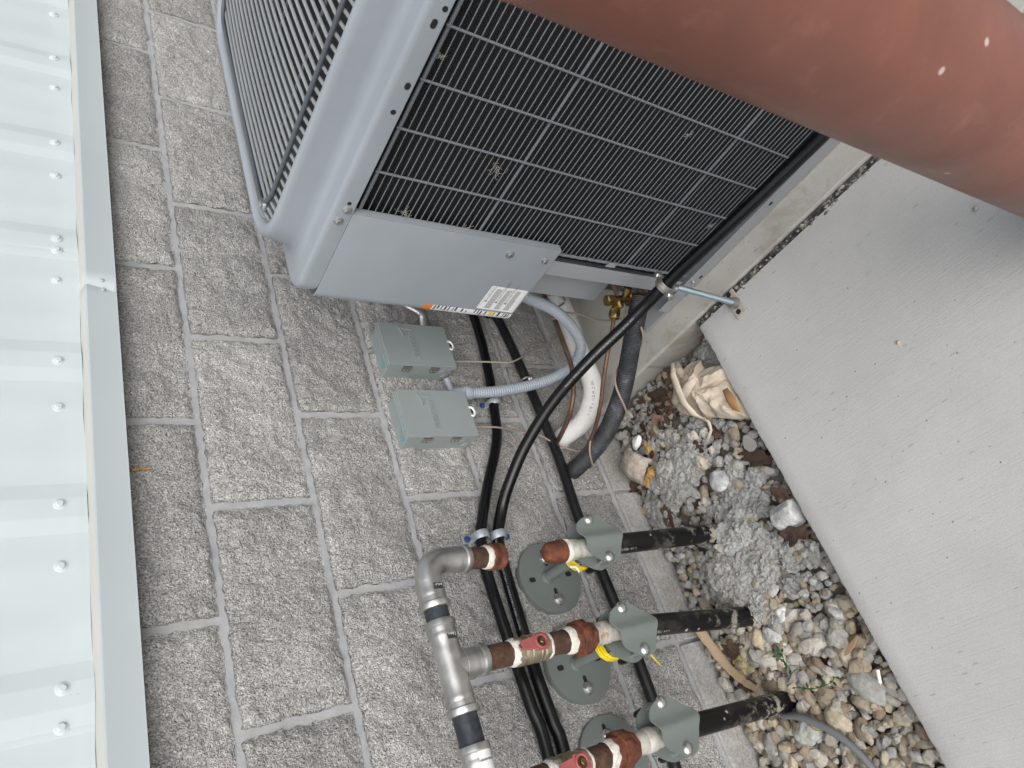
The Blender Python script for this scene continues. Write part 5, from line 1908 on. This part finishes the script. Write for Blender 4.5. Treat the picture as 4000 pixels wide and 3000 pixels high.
def leaf(u, v, size, rz, label, m=m_leaf, lobes=5, z=None, long=1.5, curl=.35):
    p = M(u, v, 'z', -.012)
    zc = (gh(p.x, p.y) + .020) if z is None else z
    sd_ = u * .13 + v * .07
    mb = MB()
    N_, K = 64, 5
    ca, sa = math.cos(rz), math.sin(rz)
    vv = []
    for k in range(K + 1):
        f_ = max(.05, k / K)
        for i in range(N_):
            t = 2 * math.pi * i / N_
            rad = 1 - (.36 * (.5 + .5 * math.cos(t * (lobes + 2) + .6 + 1.2 * math.sin(t + sd_))) if lobes else 0) + .42 * noise.noise(Vector((math.cos(t) * 2, math.sin(t) * 2, sd_)))
            x = math.cos(t) * long * rad * f_ * size; y = math.sin(t) * rad * f_ * size * .8
            zz = curl * size * ((y / size) ** 2 * 1.2 + .25 * noise.noise(Vector((x / size * 1.3, y / size * 1.3, sd_))) * 2)
            vv.append((p.x + x * ca - y * sa, p.y + x * sa + y * ca, zc + zz))
    mb.add(vv, [(k * N_ + i, k * N_ + (i + 1) % N_, (k + 1) * N_ + (i + 1) % N_, (k + 1) * N_ + i) for k in range(K) for i in range(N_)] + [tuple(range(N_))])
    o = mb.build('dead_leaf', m, ang=60)
    o.modifiers.new('thickness', 'SOLIDIFY').thickness = .0005
    return tag(o, label, 'leaf', 'dead leaves in the trench')


leaf(2570, 1480, .024, .3, 'dark brown leaf between the black pipe and the crumpled paper', lobes=3)
leaf(2540, 1545, .027, 1.2, 'lower dark brown leaf beside the crumpled paper, near the black pipe', lobes=3, curl=.6)
leaf(2600, 1560, .020, 2.2, 'folded brown leaf tucked under the left edge of the paper', lobes=2, curl=.8)
leaf(2690, 1310, .022, .8, 'reddish brown leaf in the corner under the pad edge', lobes=3)
leaf(2735, 1320, .024, 2.6, 'reddish brown leaf under the sidewalk corner', lobes=2)
leaf(2555, 1665, .026, 1.9, 'dark red-brown curled leaf below the black insulated pipe', lobes=3, curl=.7)
leaf(2790, 1690, .017, .4, 'small brown leaf beside the paper tail', lobes=3, curl=.6)
leaf(2715, 1745, .020, 1.0, 'frayed brown leaf under the pale stones', lobes=4, curl=.6)
leaf(2610, 2015, .024, 2.9, 'flat chestnut leaf above the capped gas riser', lobes=3, curl=.2)
leaf(3112, 2085, .026, 1.35, 'light brown oak leaf hanging by the foam block', lobes=5, z=-.004, long=1.7)
leaf(2850, 2540, .026, 1.4, 'dark brown leaf next to the cardboard strip', lobes=3)
leaf(2890, 2590, .022, .5, 'dull yellow leaf against the cardboard strip', m_yleaf, 2, curl=.3)
leaf(2905, 2675, .022, 1.2, 'brown leaf under the end of the cardboard strip', lobes=2)
leaf(2955, 1790, .024, 1.0, 'dark brown leaf wedged along the sidewalk edge', lobes=3, z=-.018, long=1.9)
leaf(2930, 1760, .020, 1.2, 'small reddish leaf at the sidewalk edge under the plastic film', lobes=2, z=-.012)
leaf(3050, 1930, .020, 1.2, 'reddish leaf scrap at the sidewalk edge above the foam block', lobes=2, z=-.016)
leaf(2465, 1905, .020, 1.6, 'brown leaf pressed against the base course under the foam shell', lobes=3)
leaf(2490, 1990, .018, .6, 'pale curled leaf by the base course above the first riser', m_card, 2, curl=.6)

# cardboard strip leaning along the base course
cd = [(2640, 2400, .004), (2700, 2420, .006), (2760, 2500, -.004), (2830, 2590, -.012), (2900, 2655, -.016), (2960, 2690, -.018)]
mb = MB()
vv = []
cp = [M(u, v, 'z', z) for u, v, z in cd]
cpath = smooth_path(cp, 6)
for i, q in enumerate(cpath):
    t = (cpath[min(i + 1, len(cpath) - 1)] - cpath[max(i - 1, 0)]).normalized()
    s_ = Vector((t.y, -t.x, 0)).normalized()
    w_ = .0085 * (1 - .35 * i / len(cpath)) * (1 + .25 * noise.noise(Vector((i * .5, 0, 0))))
    for e in (-1, -.33, .33, 1):
        vv.append(q + s_ * (w_ * e) + Vector((0, 0, .009 * e + .005 * noise.noise(Vector((i * .9, e * 3, 1))))))
mb.add(vv, [(i * 4 + k, i * 4 + k + 1, (i + 1) * 4 + k + 1, (i + 1) * 4 + k) for i in range(len(cpath) - 1) for k in range(3)])
o = mb.build('cardboard_strip', m_card, ang=50); o.modifiers.new('thickness', 'SOLIDIFY').thickness = .002
tag(o, 'long torn tan cardboard strip curling along the wall base under the middle riser', 'cardboard')

cable('grey_cable', 'grey cable curving out of the gravel at the foot of the bottom riser', [M(3060, 2796, 'z', -.03), M(3120, 2800, 'z', -.012), M(3220, 2840, 'z', -.008), M(3310, 2900, 'z', -.008), M(3390, 2980, 'z', -.010), M(3460, 3080, 'z', -.014), M(3560, 3260, 'z', -.03)], .0075, m_greycable)
p = M(3432, 2645, 'z', -.01)
bt = thing('cigarette_end', 'white cigarette end lying by the large oblong stone', 'cigarette', (p.x, p.y, -.02))
a_, b_ = M(3428, 2615, 'z', -.006), M(3438, 2668, 'z', -.006)
mb = MB(); mb.tube([a_, b_], .0036, 12); mb.build('paper_tube', m_tab, bt)
mb = MB(); mb.tube([b_ + (b_ - a_).normalized() * .0002, b_ + (b_ - a_).normalized() * .004], .0037, 12); mb.build('filter', m_card, bt)


def sprig(pts, label, sd_):
    r4 = random.Random(sd_)
    path = smooth_path([M(u, v, 'z', z) for u, v, z in pts], 6)
    t = thing('green_sprig', label, 'sprig', path[0])
    mb = MB(); mb.tube(path, .0009, 6); mb.build('stem', m_green, t)
    for q in path[::2]:
        a = r4.uniform(0, 6.3); l_ = r4.uniform(.009, .017)
        d = Vector((math.cos(a), math.sin(a), r4.uniform(0, .5))); s_ = Vector((-d.y, d.x, 0)) * l_ * .25
        mb = MB(); mb.prism([q, q + d * l_ * .5 + s_, q + d * l_, q + d * l_ * .5 - s_], (0, 0, .0004)); mb.build('blade', m_green, t, smooth=False)


sprig([(3035, 2560, 0), (3050, 2540, .006), (3062, 2580, .006), (3085, 2610, 0)], 'dark green sprig lying on the gravel below the middle riser', 3)
sprig([(3110, 2685, 0), (3180, 2690, .004), (3240, 2670, .006), (3262, 2645, .004)], 'dark green sprig above the foot of the bottom riser', 4)
# scraps of clear film at the sidewalk edge
mb = MB()
f1 = [M(u, v, 'z', -.002) for u, v in [(2905, 1690), (2950, 1720), (2960, 1745), (2935, 1770), (2900, 1745)]]
mb.prism(fillet(f1, 1), (0, 0, .0006)); tag(mb.build('plastic_film', m_film, smooth=False), 'scrap of clear plastic film at the sidewalk edge', 'plastic film')
mb = MB()
f1 = [M(u, v, 'z', -.004) for u, v in [(2985, 1820), (3020, 1830), (3030, 1850), (2990, 1855)]]
mb.prism(fillet(f1, 1), (0, 0, .0006)); tag(mb.build('plastic_film', m_film, smooth=False), 'smaller scrap of clear film further along the sidewalk edge', 'plastic film')
# pebble on the sidewalk by the bollard
mb = MB(); mb.c = []; p = M(3812, 815, 'z', 0); rock(mb, (p.x, p.y, .002), .0045, 3, (1, 1, .8), 3, .2, 1.2, (.42, .41, .38), 0)
tag(mb.build('small_pebble', m_stone), 'small grey pebble on the sidewalk next to the brown bollard', 'pebble')
mb = MB(); mb.c = []; p = M(3510, 1338, 'z', 0); rock(mb, (p.x, p.y, .0015), .0035, 8, (1.2, 1, .8), 3, .2, 1.2, (.50, .42, .27), 0)
tag(mb.build('small_pebble', m_stone), 'tiny tan pebble alone in the middle of the sidewalk', 'pebble')

# splinter of wood
mb = MB()
w0, w1 = M(3300, 2560, 'z', -.008), M(3352, 2482, 'z', -.004)
dd = (w1 - w0); sd2 = Vector((dd.y, -dd.x, 0)).normalized() * .007
mb.prism([w0, w0 + sd2 * .6 + dd * .1, w0 + dd * .55 + sd2, w1 + sd2 * .2, w1 - sd2 * .3, w0 + dd * .4 - sd2 * .7], (0, 0, .004))
tag(mb.build('wood_chip', paint('wood', (.30, .19, .11), .8, .25, .4), bevel=.0008), 'flat orange-brown wood chip on the gravel near the sidewalk edge', 'wood chip')

# brown leaf litter packed between the black pipe, the pad and the paper
ll = MB(); ll.c = []
r5 = random.Random(11)
for k in range(170):
    if k < 120:
        u, v = r5.gauss(2560, 42), r5.gauss(1590, 70)
    else:
        u, v = r5.choice([(2720, 1320), (2480, 1960), (2860, 2560), (2940, 1770), (2500, 1690)]); u += r5.gauss(0, 25); v += r5.gauss(0, 25)
    p = M(u, v, 'z', -.015)
    if p.x > PAD_X - .01 or p.y < EDGE_Y + .008 or p.y > -.012:
        continue
    sz = r5.uniform(.006, .016); a = r5.uniform(0, 6.3)
    zc = gh(p.x, p.y) + r5.uniform(.006, .022)
    d = Vector((math.cos(a), math.sin(a), r5.uniform(-.4, .4))); sv_ = Vector((-d.y, d.x, r5.uniform(-.5, .5))) * r5.uniform(.35, .7)
    c_ = Vector((p.x, p.y, zc))
    pts = [c_ - d * sz, c_ - d * sz * .3 + sv_ * sz, c_ + d * sz * .5 + sv_ * sz * .8, c_ + d * sz, c_ + d * sz * .3 - sv_ * sz * .9, c_ - d * sz * .6 - sv_ * sz * .6]
    top_ = c_ + Vector((0, 0, sz * r5.uniform(.1, .45)))
    ll.add(pts + [top_], [(i, (i + 1) % 6, 6) for i in range(6)])
    t_ = r5.choice([(.050, .028, .020), (.085, .050, .035), (.12, .075, .050), (.060, .040, .032)])
    ll.c += [(*t_, 1)] * 7
tag(ll.build('leaf_litter', stone_mat('leaf_crumbs', .85), smooth=False), 'crumbled brown leaf litter between the black pipe and the crumpled paper', 'leaf litter', kind='stuff')
